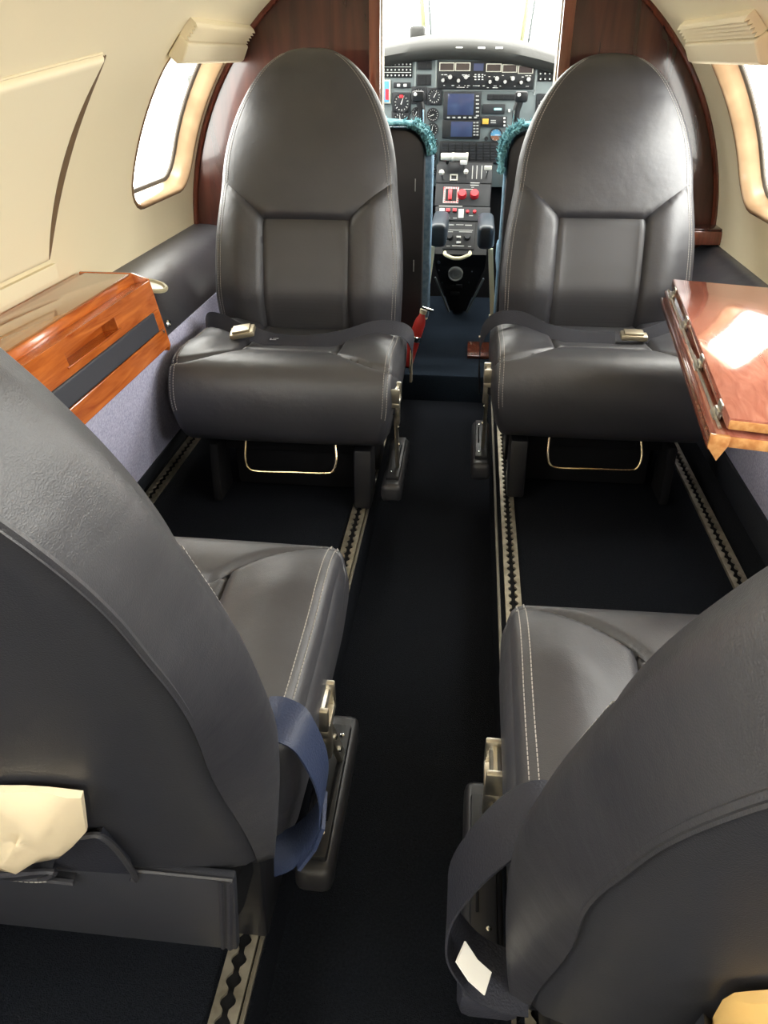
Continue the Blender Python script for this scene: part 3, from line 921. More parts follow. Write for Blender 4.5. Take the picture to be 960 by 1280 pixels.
def rear_near_left(t, back, ib):
    # skirt below the rear panel with a zip, pocket opening with its lining
    mb = MB(); mb.prism([(-.225, .13), (.205, .13), (.214, .262), (-.225, .262)], -.076, -.064, 'y', .003); mb.build('rear_skirt', 'leather_panel', t)
    mb = MB(); mb.tube([(.209, -.076, .258), (.197, -.0765, .135)], .0035, 6); mb.tube([(.200, -.076, .258), (.189, -.0765, .135)], .003, 6); mb.build('skirt_zip', 'leather', t)
    mb = MB(); mb.tube([(x, -.076, .261) for x in np.linspace(-.22, .213, 16)], .0026, 6); mb.build('skirt_piping', 'leather_seam', t)
def rear_near_right(t, back, ib):
    mb = MB(); mb.prism([(-.205, .13), (.225, .13), (.225, .245), (-.214, .245)], -.076, -.064, 'y', .003); mb.build('rear_skirt', 'leather_panel', t)

LX, RX = -0.422, 0.342
seat_fl = make_seat('aft-facing black leather seat beside the wooden wall cabinet, at the left of the cockpit opening', LX, 2.00, -1, 1, 18, 'cabin seats', .20, belt_front_left, no_rear, hinge=(.270, .33, .32))
seat_fr = make_seat('aft-facing black leather seat partly behind the folding table, right of the cockpit opening', RX, 2.10, -1, -1, 20.5, 'cabin seats', .16, belt_front_right, no_rear, hinge=(.277, .29, .325))
seat_nl = make_seat('near black leather seat seen from behind, cream bag in its back pocket', LX, .55, 1, 1, 22, 'cabin seats', .20, belt_near_left, rear_near_left, .014)
seat_nr = make_seat('near black leather seat seen from behind at the lower right, black belt hanging beside it', RX, .44, 1, -1, 21.5, 'cabin seats', .20, belt_near_right, rear_near_right, -.030, .308, (.279, .185, .285))

# ================================================================== SEAT TRACKS
def seat_track(x, y0, y1, wd, label):
    t = thing('seat_track', label, 'seat track', (x, 0, 0), group='floor tracks under the seats')
    mb = MB(); mb.box((0, (y0 + y1) / 2, .0012), (wd * .62, y1 - y0, .0024)); mb.build('track_channel', 'black_void', t)
    pitch = .0254; r = .0078; neck = wd * .12
    for sg in (-1, 1):
        V = []; Fc = []; ys = []
        n = int((y1 - y0) / pitch)
        for k in range(n):
            yc = y0 + (k + .5) * pitch
            for j in range(9):
                yy = yc - pitch / 2 + pitch * j / 8; d = abs(yy - yc)
                ys.append((yy, max(neck, math.sqrt(max(0, r * r - d * d)) + neck * .55)))
        for yy, xin in ys:
            for xx, zz in ((xin, .003), (xin, .008), (wd / 2, .008), (wd / 2, .0)): V.append((sg * xx, yy, zz))
        for i in range(len(ys) - 1):
            for k in range(3): Fc.append((i * 4 + k, (i + 1) * 4 + k, (i + 1) * 4 + k + 1, i * 4 + k + 1))
        o = link('track_lip', mk('track_lip', V, Fc, False), 'track_metal', t)
    return t
seat_track(-.243, -.6, 2.5, .034, 'scalloped metal floor track left of the aisle, under the inboard side of the left seats')
seat_track(-.797, -.6, 2.5, .036, 'scalloped metal floor track against the left lavender sidewall')
seat_track(.134, -.6, 2.5, .034, 'scalloped metal floor track right of the aisle, under the inboard side of the right seats')
seat_track(.632, -.6, 2.5, .036, 'scalloped metal floor track near the right sidewall, below the folding table')

# ================================================================== LEFT SIDE: cabinet, padded ledge
YB0, YB1 = 0.90, 1.70
t = thing('side_cabinet', 'glossy orange-brown wooden wall cabinet with a finger slot and a grey leather strip', 'cabinet', (-.78, YB0, .41))
t.location = (0, 0, 0)
poly = [(-.885, .575), (-.758, .575), (-.752, .562), (-.724, .412), (-.724, .402), (-.885, .402)]
mb = MB(); mb.prism(poly, YB0, YB1, 'y', .003); mb.build('cabinet_body', 'cherry', t)
poly = [(-.862, .574), (-.757, .574), (-.757, .5785), (-.862, .5785)]
mb = MB(); mb.prism(poly, YB0, YB1 - .012, 'y', .0015); mb.build('table_lid', 'cherry_top', t)
# sloping front: direction down the slope
A = Vector((-.722, 0, .562)); B = Vector((-.694, 0, .412)); D = (B - A).normalized(); N = Vector((D.z * -1, 0, D.x)).normalized()
if N.x < 0: N = -N
def on_front(f, y, h=0.0):
    p = A + (B - A) * f + N * h; return Vector((p.x, y, p.z))
def front_strip(name, f0, f1, ya, yb, h0, h1, material, bevel=.002):
    V = [on_front(f, y, h) for y in (ya, yb) for f, h in ((f0, h0), (f1, h0), (f1, h1), (f0, h1))]
    Fc = [(0, 1, 2, 3), (7, 6, 5, 4), (0, 4, 5, 1), (1, 5, 6, 2), (2, 6, 7, 3), (3, 7, 4, 0)]
    o = link(name, mk(name, V, Fc, False), material, t)
    if bevel: bv = o.modifiers.new('b', 'BEVEL'); bv.width = bevel; bv.segments = 2
    return o
# front board with a real finger slot cut through it
fo_ = [(.0, YB0), (.42, YB0), (.42, YB1 - .004), (.0, YB1 - .004)]; fi_ = [(.14, 1.265), (.31, 1.265), (.31, 1.485), (.14, 1.485)]
V = [on_front(f, y, h) for h in (.006, -.031) for ring in (fo_, fi_) for f, y in ring]; Fc = []
for k in range(4):
    j = (k + 1) % 4
    Fc += [(k, j, 4 + j, 4 + k), (8 + k, 12 + k, 12 + j, 8 + j), (k, 8 + k, 8 + j, j), (4 + k, 4 + j, 12 + j, 12 + k)]
o = link('cabinet_front', mk('cabinet_front', V, Fc, False), 'cherry', t)
bv = o.modifiers.new('b', 'BEVEL'); bv.width = .0015; bv.segments = 2
front_strip('leather_strip', .42, .71, YB0, YB1 - .035, -.031, .008, 'navy_cushion', .004)
front_strip('strip_end', .42, .71, YB1 - .034, YB1 - .004, -.031, .006, 'cherry', .001)
front_strip('lower_front', .72, 1.0, YB0, YB1 - .004, -.031, .006, 'cherry')
front_strip('slot_lip', .305, .33, 1.255, 1.495, .004, .009, 'cherry', .001)
mb = MB(); mb.prism([(-.880, .578), (-.757, .578), (-.719, .565), (-.690, .412), (-.694, .399), (-.880, .399)], YB1 - .002, YB1 + .006, 'y', .002); mb.build('end_panel', 'cherry', t)
for f, y in ((.75, YB1 - .02),):
    mb = MB(); mb.lathe([(0, 0), (.004, 0), (.004, .004), (0, .005)], 10, Matrix.Translation(on_front(f, y, .006)) @ Matrix.Rotation(R_(75), 4, 'Y')); mb.build('screw', 'chrome', t)

def ledge(name, side, y0, y1, label, material):
    t = thing(name, label, 'armrest ledge')
    pr = [(RAD, .530), (.760, .527), (.715, .515), (.682, .492), (.655, .458), (.643, .425), (.647, .398), (.68, .392), (RAD, .395)]
    if side > 0: pr = [(d, z - .02 if z > .45 else z) for d, z in pr]
    if side > 0: pr = [(d if d >= RAD else min(d + .072, RAD - .02 + .1 * (d - .74)), z) for d, z in pr]
    pts = smooth_path([(d, 0, z) for d, z in pr], 48)
    rows = []
    ys = [y0, y0 + .004, y0 + .012, y0 + .03] + list(np.linspace(y0 + .06, y1, 14))
    V = []; Fc = []
    for yy in ys:
        d_ = yy - y0; sh = 0 if d_ > .03 else .022 * (1 - math.sqrt(max(0, 1 - (1 - d_ / .03) ** 2)))
        for p in pts:
            c = Vector((.72, 0, .47)); q = Vector((p.x, 0, p.z)); 
            if p.x < .80: q = q + (c - q).normalized() * sh
            V.append((XC + side * q.x, yy, q.z))
    K = len(pts)
    for i in range(len(ys) - 1):
        for k in range(K - 1): Fc.append((i * K + k, i * K + k + 1, (i + 1) * K + k + 1, (i + 1) * K + k))
    Fc.append(tuple(range(K))); Fc.append(tuple(range((len(ys) - 1) * K, len(ys) * K)))
    auto(link('ledge_pad', mk('ledge_pad', V, Fc), material, t), 50)
    return t
tl = ledge('padded_ledge', -1, YB1 + .008, Y_FWD - .002, 'padded black leather ledge with a cup holder between wooden cabinet and bulkhead', 'leather')
cupc = Vector((-.768, 1.825, .516))
rotc = Matrix.Translation(cupc) @ Matrix.Rotation(R_(14), 4, 'Y')
mb = MB(); mb.lathe([(.034, -.004), (.040, -.002), (.041, .004), (.037, .007), (.033, .005), (.031, -.002)], 28, rotc)
mb.f = mb.f[:-2]
mb.build('cup_ring', 'cup_metal', tl)
mb = MB(); mb.lathe([(.032, .004), (.029, .001), (.001, -.0005)], 28, rotc); mb.f = mb.f[:-2]
mb.build('cup_well', 'cup_metal', tl)
mb = MB(); mb.lathe([(0, 0), (.010, 0), (.011, .003), (.008, .006), (.004, .006), (.003, .004), (0, .004)], 16, Matrix.Translation((XC - .644, 1.775, .440)) @ Matrix.Rotation(R_(85), 4, 'Y')); mb.build('jack_socket', 'chrome', tl)
mb = MB(); mb.lathe([(0, 0), (.005, 0), (.005, .004), (0, .006)], 12, Matrix.Translation((XC - .672, 1.735, .482)) @ Matrix.Rotation(R_(50), 4, 'Y')); mb.build('ledge_button', 'chrome', tl)
trl = ledge('padded_ledge', 1, 0.2, Y_FWD - .002, 'padded black leather ledge along the right sidewall behind the table', 'leather')
# mahogany block at the right bulkhead foot
t = thing('bulkhead_block', 'small mahogany block on the ledge at the right bulkhead', 'wood block')
mb = MB(); mb.box((.700, Y_FWD - .045, .533), (.135, .085, .040), .003); mb.build('block_body', 'mahogany_trim', t)
mb = MB(); mb.box((.700, Y_FWD - .045, .556), (.128, .078, .006), .002); mb.build('block_cap', 'mahogany', t)
for dx in (-.05, .05):
    mb = MB(); mb.lathe([(0, 0), (.003, 0), (.003, .0015), (0, .002)], 10, Matrix.Translation((.70 + dx, Y_FWD - .05, .559))); mb.build('screw', 'chrome', t)

# ================================================================== FOLDING TABLE (right)
ZT = .60
p_far = at(825, 348, z=ZT); p_near = at(912, 522, z=ZT)
dirn = (p_far - p_near); Lt = dirn.length; ang = math.atan2(dirn.y, dirn.x) - math.pi / 2
t = thing('folding_table', 'glossy red-brown folding table swung out in front of the right seat', 'table', (p_near.x, p_near.y, ZT), ang + R_(-2.0))
t.rotation_euler = (0, R_(2.2), ang + R_(-2.0))
TW = .325
def leaf(name, z0, z1, x0, x1, y0, y1, material):
    mb = MB(); mb.box(((x0 + x1) / 2, (y0 + y1) / 2, (z0 + z1) / 2), (x1 - x0, y1 - y0, z1 - z0), .002); return mb.build(name, material, t)
o = leaf('upper_leaf', -.016, 0, 0, TW, 0, Lt, 'table_wood')
leaf('leaf_edging', -.0155, -.003, .001, TW - .001, -.003, .001, 'table_edge')
leaf('lower_leaf', -.040, -.022, -.012, TW, -.004, Lt - .01, 'table_wood')
leaf('leaf_edging', -.039, -.024, .004, TW - .001, -.007, -.003, 'table_edge')
leaf('side_moulding', -.046, -.036, -.018, -.010, -.006, Lt - .012, 'mahogany_trim')
mb = MB(); mb.prism([(-.019, -.022), (.006, -.022), (.006, -.034), (-.004, -.058), (-.019, -.040)], -.012, -.004, 'y', .001); mb.build('corner_block', 'table_edge', t)
mb = MB(); mb.tube([(-.006, .01, -.019), (-.006, Lt - .02, -.019)], .0022, 8); mb.build('hinge_rod', 'aluminium', t)
for f in (.075, .335, .62, .90):
    y = Lt * f
    mb = MB(); mb.box((-.003, y, -.017), (.007, .026, .014), .0015); mb.box((-.0015, y, -.007), (.003, .024, .013), .001)
    mb.tube([(-.007, y - .014, -.02), (-.007, y + .014, -.02)], .0034, 8)
    h = mb.build('hinge', 'aluminium', t)
mb = MB(); mb.box((.24, Lt * .5, -.055), (.12, .30, .03), .004); mb.build('slide_bracket', 'dark_plastic', t)
mb = MB(); mb.box((.28, Lt * .5, -.075), (.05, .06, .05), .006); mb.build('support_arm', 'dark_plastic', t)

# ================================================================== POCKETS AND PAPER ON THE NEAR SEATS
def rear_frame(seat):
    b = [c for c in seat.children if c.name.startswith('backrest')][0]
    return b
bl_ = rear_frame(seat_nl); br_ = rear_frame(seat_nr)
# left: pocket panel with torn flap (part of the backrest, in the back's own frame)
def rp(p, s, h=0.0):
    w_ = half_w(s) - gus(s)[-1][0]; q = rear_pos(p / w_, s); return (q[0], q[1] - h, q[2])
def patch(name, outline, h, parent, material, thick=.004, bulge=0.0, nseg=5):
    """panel lying on the rear of the backrest: outline of (p, s) points, stands h proud"""
    cx = sum(o_[0] for o_ in outline) / len(outline); cz = sum(o_[1] for o_ in outline) / len(outline)
    V = []; Fc = []; K = len(outline)
    for f in np.linspace(1, 0.0, nseg):
        for p, s in outline:
            pp, ss = cx + (p - cx) * f, cz + (s - cz) * f
            V.append(rp(pp, ss, h + bulge * (1 - f * f)))
    for p, s in outline: V.append(rp(p, s, h - thick))
    for r in range(nseg - 1):
        for k in range(K): Fc.append((r * K + k, r * K + (k + 1) % K, (r + 1) * K + (k + 1) % K, (r + 1) * K + k))
    for k in range(K): Fc.append((k, (k + 1) % K, nseg * K + (k + 1) % K, nseg * K + k))
    return auto(link(name, mk(name, V, Fc), material, parent), 50)
def back_ps(seat, u, v):
    """photo pixel -> (lateral, along-back) on the rear surface of that seat's backrest"""
    b = rear_frame(seat); al = b.rotation_euler.x
    o = Vector((seat.location.x + b.location.x, seat.location.y + b.location.y, b.location.z))
    rt = Matrix.Rotation(-al, 3, 'X')
    c = rt @ (Vector((0, 0, EYE)) - o); d = rt @ ray(u, v)
    k = (-.095 - c.y) / d.y
    q = c + d * k
    return (q.x, q.z)
def PSL(*uv): return [back_ps(seat_nl, u, v) for u, v in uv]
def clampps(L_): return [(max(min(p, half_w(s) - .05), -half_w(s) + .05), max(s, -.04)) for p, s in L_]
# pocket front on the lower rear panel; its right end curves down where the lining shows
pk = clampps(PSL((-60, 1075), (0, 1066), (74, 1060), (77, 1078), (84, 1098), (100, 1115), (122, 1130), (146, 1131), (168, 1118), (170, 1140), (60, 1150), (-60, 1150)))
pk = [p for p in pk]
patch('map_pocket', pk, .016, bl_, 'leather_panel', .014, .006)
mb = MB(); mb.tube(smooth_path([rp(p, s, .0165) for p, s in clampps(PSL((-60, 1075), (0, 1066), (74, 1060), (77, 1078), (84, 1098), (100, 1115), (122, 1130), (146, 1131), (168, 1118)))], 50), .0034, 6)
mb.build('pocket_piping', 'leather', bl_)
ln_ = clampps(PSL((70, 1062), (104, 1040), (128, 1036), (165, 1066), (204, 1106), (168, 1120), (146, 1133), (122, 1132), (98, 1116), (80, 1092)))
patch('pocket_lining', ln_, .006, bl_, 'belt_dark', .005, .0)
mb = MB(); mb.tube(smooth_path([rp(p, s, .008) for p, s in clampps(PSL((104, 1037), (126, 1037), (150, 1052), (180, 1082), (203, 1106)))], 30), .0032, 6); mb.build('pocket_elastic', 'leather', bl_)
stitches([smooth_path([rp(p, s, .0205) for p, s in clampps(PSL((70, 1066), (72, 1080), (79, 1102), (96, 1120), (118, 1136)))], 30)], bl_)
# crumpled cream bag standing out of the left pocket
def bag(name, outline, depth, label, material, seed, hang):
    rnd = random.Random(seed); K = len(outline); cx = sum(p for p, s in outline) / K; cz = sum(s for p, s in outline) / K
    V = []; Fc = []; rings = 7
    b = rear_frame(hang); mw = Matrix.Translation((hang.location.x + b.location.x, hang.location.y + b.location.y, b.location.z)) @ Matrix.Rotation(b.rotation_euler.x, 4, 'X')
    for side in (0, 1):
        for f in np.linspace(1, .02, rings):
            for k, (p, s) in enumerate(outline):
                pp, ss = cx + (p - cx) * f, cz + (s - cz) * f
                puff = depth * (1 - f ** 2.5) ** .6 * (.75 + .25 * math.sin(7 * pp * 12 + seed)) + (rnd.random() - .5) * .0035
                h = .006 + (puff + .006 if side else 0)
                q = rp(max(min(pp, .22), -.22), max(ss, .003), h)
                V.append(mw @ Vector(q))
        n0 = side * rings * K
        for r in range(rings - 1):
            for k in range(K): Fc.append((n0 + r * K + k, n0 + r * K + (k + 1) % K, n0 + (r + 1) * K + (k + 1) % K, n0 + (r + 1) * K + k))
        Fc.append(tuple(n0 + (rings - 1) * K + k for k in range(K)))
    for k in range(K): Fc.append((k, (k + 1) % K, rings * K + (k + 1) % K, rings * K + k))
    o = link(name, mk(name, V, Fc), material)
    tag(o, label, 'paper bag'); auto(o, 40); return o
bo = PSL((-70, 1000), (-40, 988), (0, 984), (30, 985), (60, 988), (85, 992), (102, 995), (106, 1010), (111, 1030), (96, 1042), (80, 1052), (40, 1066), (0, 1074), (-40, 1078), (-70, 1076))
bag('paper_bag', bo, .016, 'crumpled cream paper bag tucked in the left seat-back pocket', 'paper_bag', 3, seat_nl)
def PSR(*uv): return [back_ps(seat_nr, u, v) for u, v in uv]
bo = PSR((905, 1262), (920, 1256), (940, 1254), (965, 1252), (1010, 1254), (1040, 1270), (1040, 1310), (960, 1318), (900, 1312), (880, 1296), (890, 1276))
bag('paper_bag', bo, .014, 'orange-cream paper bag in the right seat-back pocket at the bottom edge', 'paper_orange', 5, seat_nr)
pk = clampps(PSR((850, 1290), (880, 1272), (905, 1284), (960, 1296), (1040, 1300), (1060, 1330), (960, 1345), (850, 1330)))
patch('map_pocket', pk, .022, br_, 'leather_panel', .016, .004)

# ================================================================== COCKPIT
def rebase(t, loc):
    loc = Vector(loc); t.location = loc
    for c in t.children: c.location = c.location - loc
    return t
# shell
YW0 = Y_FWD + .03
def cockpit_side(name, side):
    V = []; Fc = []
    ys = [YW0, 3.1, 3.55, 3.9, 4.45]; hw = [.80, .80, .775, .72, .60]
    zs = [-.1, .2, .5, .95]
    for yy, h in zip(ys, hw):
        for z in zs: V.append((XC + side * h * (1 if z > .1 else .93), yy, z))
    for i in range(4):
        for k in range(3): Fc.append((i * 4 + k, (i + 1) * 4 + k, (i + 1) * 4 + k + 1, i * 4 + k + 1))
    o = link(name, mk(name, V, Fc), 'cockpit_trim'); o['kind'] = 'structure'
cockpit_side('wall_cockpit_left', -1); cockpit_side('wall_cockpit_right', 1)
V = []; Fc = []; n = 15
for yy in (Y_FWD - .004, 3.2, 3.40):
    for a in np.linspace(R_(56), R_(124), n): V.append((XC + .822 * math.cos(a), yy, .5 + .822 * math.sin(a)))
for i in range(2):
    for k in range(n - 1): Fc.append((i * n + k, (i + 1) * n + k, (i + 1) * n + k + 1, i * n + k + 1))
tag(link('ceiling_cockpit', mk('ceiling_cockpit', V, Fc), 'cream_liner'), kind='structure')
# windscreen: ruled glass from the roof front edge to the cowl, with posts
def ws(a, f):
    top = Vector((XC + .82 * math.cos(a), 3.40, .5 + .82 * math.sin(a)))
    bot = Vector((XC + .70 * math.cos(a) * 1.0, 4.36, 1.0 + .06 * math.sin(a)))
    return top.lerp(bot, f)
wsn = struct_empty('window_windscreen')
V = []; Fc = []; n = 25
for f in np.linspace(0, 1, 6):
    for a in np.linspace(R_(34), R_(146), n): V.append(ws(a, f))
for i in range(5):
    for k in range(n - 1): Fc.append((i * n + k, (i + 1) * n + k, (i + 1) * n + k + 1, i * n + k + 1))
link('windscreen_glass', mk('windscreen_glass', V, Fc), 'window_glass', wsn)
for u0, v0, u1, v1, wpx in ((525, -30, 530, 40, 7), (664, -30, 652, 50, 6)):
    p0 = at(u0, v0, y=3.95); p1 = at(u1, v1, y=4.15)
    d = (p1 - p0)
    p0 = p0 - d * .4; p1 = p1 + d * .3
    mb = MB(); mb.tube([p0, p1], .012, 8); mb.build('windscreen_post', 'post_cream', wsn)
    mb = MB(); mb.tube([p0 + Vector((.032, 0, 0)), p1 + Vector((.032, 0, 0))], .006, 6); mb.build('windscreen_seal', 'panel_edge', wsn)
for s in (-1, 1):   # side glass
    V = []; Fc = []
    for yy in (YW0 + .05, 3.0, 3.40):
        for z, hw in ((.95, .80), (1.06, .60), (1.18, .459)):
            V.append((XC + s * (.80 if z < 1 else .645 if z < 1.1 else .459), yy, z))
    for i in range(2):
        for k in range(2): Fc.append((i * 3 + k, (i + 1) * 3 + k, (i + 1) * 3 + k + 1, i * 3 + k + 1))
    e = struct_empty('window_cockpit_' + ('left' if s < 0 else 'right'))
    link('side_glass', mk('side_glass', V, Fc), 'window_glass', e)
    mb = MB(); mb.tube([(XC + s * .80, 3.40, .95), (XC + s * .645, 3.40, 1.06), (XC + s * .459, 3.40, 1.18)], .014, 8); mb.build('side_post', 'post_cream', e)
    portal((XC + s * .72, 3.0, 1.07), (-s * .6, 0, -.8), .8, .42)
portal((XC, 3.9, 1.22), (0, -.35, -.93), 1.4, 1.05)

class Plane:
    def __init__(s, O, ed, n): s.O = Vector(O); s.ex = Vector((1, 0, 0)); s.ed = Vector(ed).normalized(); s.n = Vector(n).normalized()
    def ab(s, u, v):
        d = ray(u, v); C = Vector((0, 0, EYE)); k = (s.O - C).dot(s.n) / d.dot(s.n); q = C + d * k - s.O
        return q.dot(s.ex), q.dot(s.ed)
    def P(s, a, b_, h=0): return s.O + s.ex * a + s.ed * b_ + s.n * h
    def mtx(s, a, b_, h=0):
        m_ = Matrix((s.ex, s.n.cross(s.ex), s.n)).transposed().to_4x4(); m_.translation = s.P(a, b_, h); return m_
    def rect(s, name, u0, v0, u1, v1, h0, h1, material, parent, bevel=0.0, build=True, mb=None):
        um, vm = (u0 + u1) / 2, (v0 + v1) / 2
        a0, _ = s.ab(u0, vm); a1, _ = s.ab(u1, vm); _, b0 = s.ab(um, v0); _, b1 = s.ab(um, v1)
        m_ = mb or MB(); f = s.mtx((a0 + a1) / 2, (b0 + b1) / 2)
        m_.box((0, 0, (h0 + h1) / 2), (abs(a1 - a0), abs(b1 - b0), abs(h1 - h0)), bevel, 2, f)
        return m_.build(name, material, parent) if build else m_
    def rad(s, u, v, r): return abs(s.ab(u + r, v)[0] - s.ab(u - r, v)[0]) / 2
    def knob(s, name, u, v, r, h, material, parent, build=True, mb=None, h0=0.0):
        R = s.rad(u, v, r); a, b_ = s.ab(u, v); m_ = mb or MB()
        m_.lathe([(R * .02, h0), (R, h0), (R, h0 + h * .7), (R * .85, h0 + h), (R * .02, h0 + h)], 14, s.mtx(a, b_))
        return m_.build(name, material, parent) if build else m_
    def gauge(s, u, v, r, parent, needle=40, dial='instrument_black', square=False, ticks=12, accent=None, frac=1.0):
        R = s.rad(u, v, r); a, b_ = s.ab(u, v); f = s.mtx(a, b_)
        m_ = MB()
        if square: m_.box((0, 0, .004), (2.15 * R, 2.15 * R, .008), .004, 2, f)
        m_.lathe([(R * .80, .006), (R * .84, .012), (R * .96, .012), (R, .008), (R, 0)], 28, f); m_.f = m_.f[:-2] if not square else m_.f
        g = m_.build('gauge', 'instrument_dark', parent)
        m_ = MB(); m_.lathe([(R * .01, .007), (R * .84, .007)], 28, f); m_.f = m_.f[:-2]; m_.build('dial', dial, g)
        m_ = MB()
        for k in range(ticks):
            an = 2 * math.pi * k / ticks * frac - .6; l_ = R * (.2 if k % 2 == 0 else .12)
            m_.box((R * .68 * math.cos(an), R * .68 * math.sin(an), .0085), (l_, R * .055, .001), 0, 1, f, Matrix.Rotation(an, 3, 'Z')) if False else \
            m_.addv([(f @ (Matrix.Rotation(an, 4, 'Z') @ Vector(c)))[:] for c in ((R * .72 - l_ / 2, -R * .04, .0085), (R * .72 + l_ / 2, -R * .04, .0085), (R * .72 + l_ / 2, R * .04, .0085), (R * .72 - l_ / 2, R * .04, .0085))], [(0, 1, 2, 3)])
        o = m_.build('dial_marks', 'mark_white', g); o['kind'] = 'stuff'
        an = R_(needle); m_ = MB()
        m_.addv([(f @ (Matrix.Rotation(an, 4, 'Z') @ Vector(c)))[:] for c in ((-R * .15, -R * .06, .0095), (R * .6, -R * .025, .0095), (R * .6, R * .025, .0095), (-R * .15, R * .06, .0095))], [(0, 1, 2, 3)])
        m_.build('needle', accent or 'mark_white', g)
        return g

Z1 = lambda X, Y: (460 + X / 3.692, Y / 3.692)
Z2 = lambda X, Y: (480 + X / 4.0, 180 + Y / 4.0)
def r1(x0, y0, x1, y1): return (*Z1(x0, y0), *Z1(x1, y1))
def r2(x0, y0, x1, y1): return (*Z2(x0, y0), *Z2(x1, y1))

ip = thing('instrument_panel', 'grey cockpit instrument panel full of dials, radios and screens', 'instrument panel')
PY = 3.70
pl = Plane((0, PY, .8), (0, 0, 1), (0, -1, 0))
# board with arched top
poly = [(-.72, .50), (.57, .50)]
for k in range(21):
    x = .57 - 1.29 * k / 20; poly.append((x, 1.005 - .12 * ((x + .10) / .62) ** 2))
mb = MB(); mb.prism(poly, PY, PY + .03, 'y', .002); mb.build('panel_board', 'panel_grey', ip)
mb = MB(); mb.box((XC, PY + .35, .46), (1.42, .62, 1.08), 0); mb.build('panel_light_block', 'black_void', ip)  # unseen box added to keep light from coming up behind the panel
# glareshield: padded cowl over the board
V = []; Fc = []; n = 33
for j, (yy, dz, drop) in enumerate(((PY - .035, .000, 0), (PY - .045, .018, 0), (PY - .03, .045, 0), (PY + .06, .072, 0), (PY + .22, .075, 0), (PY + .22, -.02, 0), (PY - .02, -.02, 0))):
    for k in range(n):
        x = -.74 + 1.33 * k / (n - 1); zt = 1.008 - .12 * ((x + .10) / .62) ** 2
        V.append((x, yy, zt + dz * (1 - .25 * abs((x + .075) / .66) ** 2)))
for j in range(7):
    for k in range(n - 1): Fc.append((j * n + k, j * n + k + 1, ((j + 1) % 7) * n + k + 1, ((j + 1) % 7) * n + k))
Fc.append(tuple(j * n for j in range(7))); Fc.append(tuple(j * n + n - 1 for j in range(7)))
auto(link('glareshield', mk('glareshield', V, Fc), 'glare_vinyl', ip), 60)
mb = MB(); c = at(556, 60, y=PY - .05)
for u in (574, 602, 624):
    c = at(u, 60, y=PY - .05); mb = MB(); mb.box((c.x, PY - .040, c.z), (.03, .008, .008), .003); mb.build('annunciator_light', 'mark_white', ip)
# breaker panels
def breakers(rect, rows, cols, strips=True):
    o = pl.rect('breaker_panel', *rect, 0, .004, 'instrument_black', ip, .001)
    u0, v0, u1, v1 = rect; m_ = MB()
    for r in range(rows):
        for c in range(cols):
            pl.knob('', u0 + (c + .5) * (u1 - u0) / cols, v0 + (r + .5) * (v1 - v0) / rows + .6, .95, .008, '', None, False, m_, .003)
    q = m_.build('breaker_buttons', 'mark_white', o); q['kind'] = 'stuff'
    if strips:
        m_ = MB()
        for r in range(rows): pl.rect('', u0, v0 + r * (v1 - v0) / rows, u1 - 1.5, v0 + r * (v1 - v0) / rows + .7, .004, .0045, '', None, 0, False, m_)
        q = m_.build('breaker_labels', 'mark_white', o); q['kind'] = 'stuff'
breakers(r1(30, 282, 205, 358), 3, 10); breakers(r1(785, 300, 870, 375), 3, 4, False)
pl.rect('placard', *r1(102, 265, 170, 278), 0, .003, 'mark_white', ip)
for a in ((228, 268, 295, 322), (225, 342, 292, 395)):
    o = pl.rect('annunciator_block', *r1(*a), 0, .006, 'instrument_dark', ip, .002)
    for i in range(3):
        for j in range(2):
            x0 = a[0] + 5 + i * (a[2] - a[0] - 8) / 3; y0 = a[1] + 5 + j * (a[3] - a[1] - 8) / 2
            pl.rect('annunciator_cap', *r1(x0, y0, x0 + 17, y0 + 20), .005, .008, 'instrument_black', o)
o = pl.rect('switch_plate', *r1(118, 380, 198, 406), 0, .006, 'instrument_dark', ip, .002)
for x in (135, 165): pl.rect('rocker_switch', *r1(x, 387, x + 14, 400), .005, .012, 'mark_white', o, .001)
# radio stack
rs = pl.rect('radio_stack', *r1(322, 283, 768, 412), 0, .012, 'instrument_black', ip, .003)
for x0, y0, x1, y1 in ((330, 288, 400, 328), (403, 288, 473, 328), (545, 293, 616, 332), (619, 296, 688, 335), (692, 300, 762, 340)):
    f = pl.rect('display_frame', *r1(x0, y0, x1, y1), .010, .015, 'screen_frame', rs, .001)
    pl.rect('display', *r1(x0 + 4, y0 + 4, x1 - 4, y1 - 4), .0148, .0156, 'screen_brown', rs)
pl.rect('display', *r1(488, 293, 533, 327), .010, .0135, 'screen_blue', rs)
for k, (x, y) in enumerate(((347, 370), (380, 355), (418, 372), (453, 355), (563, 377), (595, 362), (632, 377), (668, 362), (706, 380), (740, 365))):
    pl.knob('radio_knob', *Z1(x, y), 2.6 if k % 2 else 2.1, .022, 'knob_grey', rs, h0=.010)
m_ = MB(); rnd = random.Random(4)
for k in range(46):
    x = rnd.uniform(335, 755); y = rnd.choice((339, 345, 388, 396)) + x * .012
    pl.rect('', *r1(x, y, x + rnd.uniform(5, 14), y + 3), .012, .0125, '', None, 0, False, m_)
for x in (492, 508, 524):
    for y in (342, 352, 364): pl.rect('', *r1(x, y, x + 8, y + 5), .012, .0135, '', None, 0, False, m_)
q = m_.build('radio_lettering', 'mark_white', rs); q['kind'] = 'stuff'
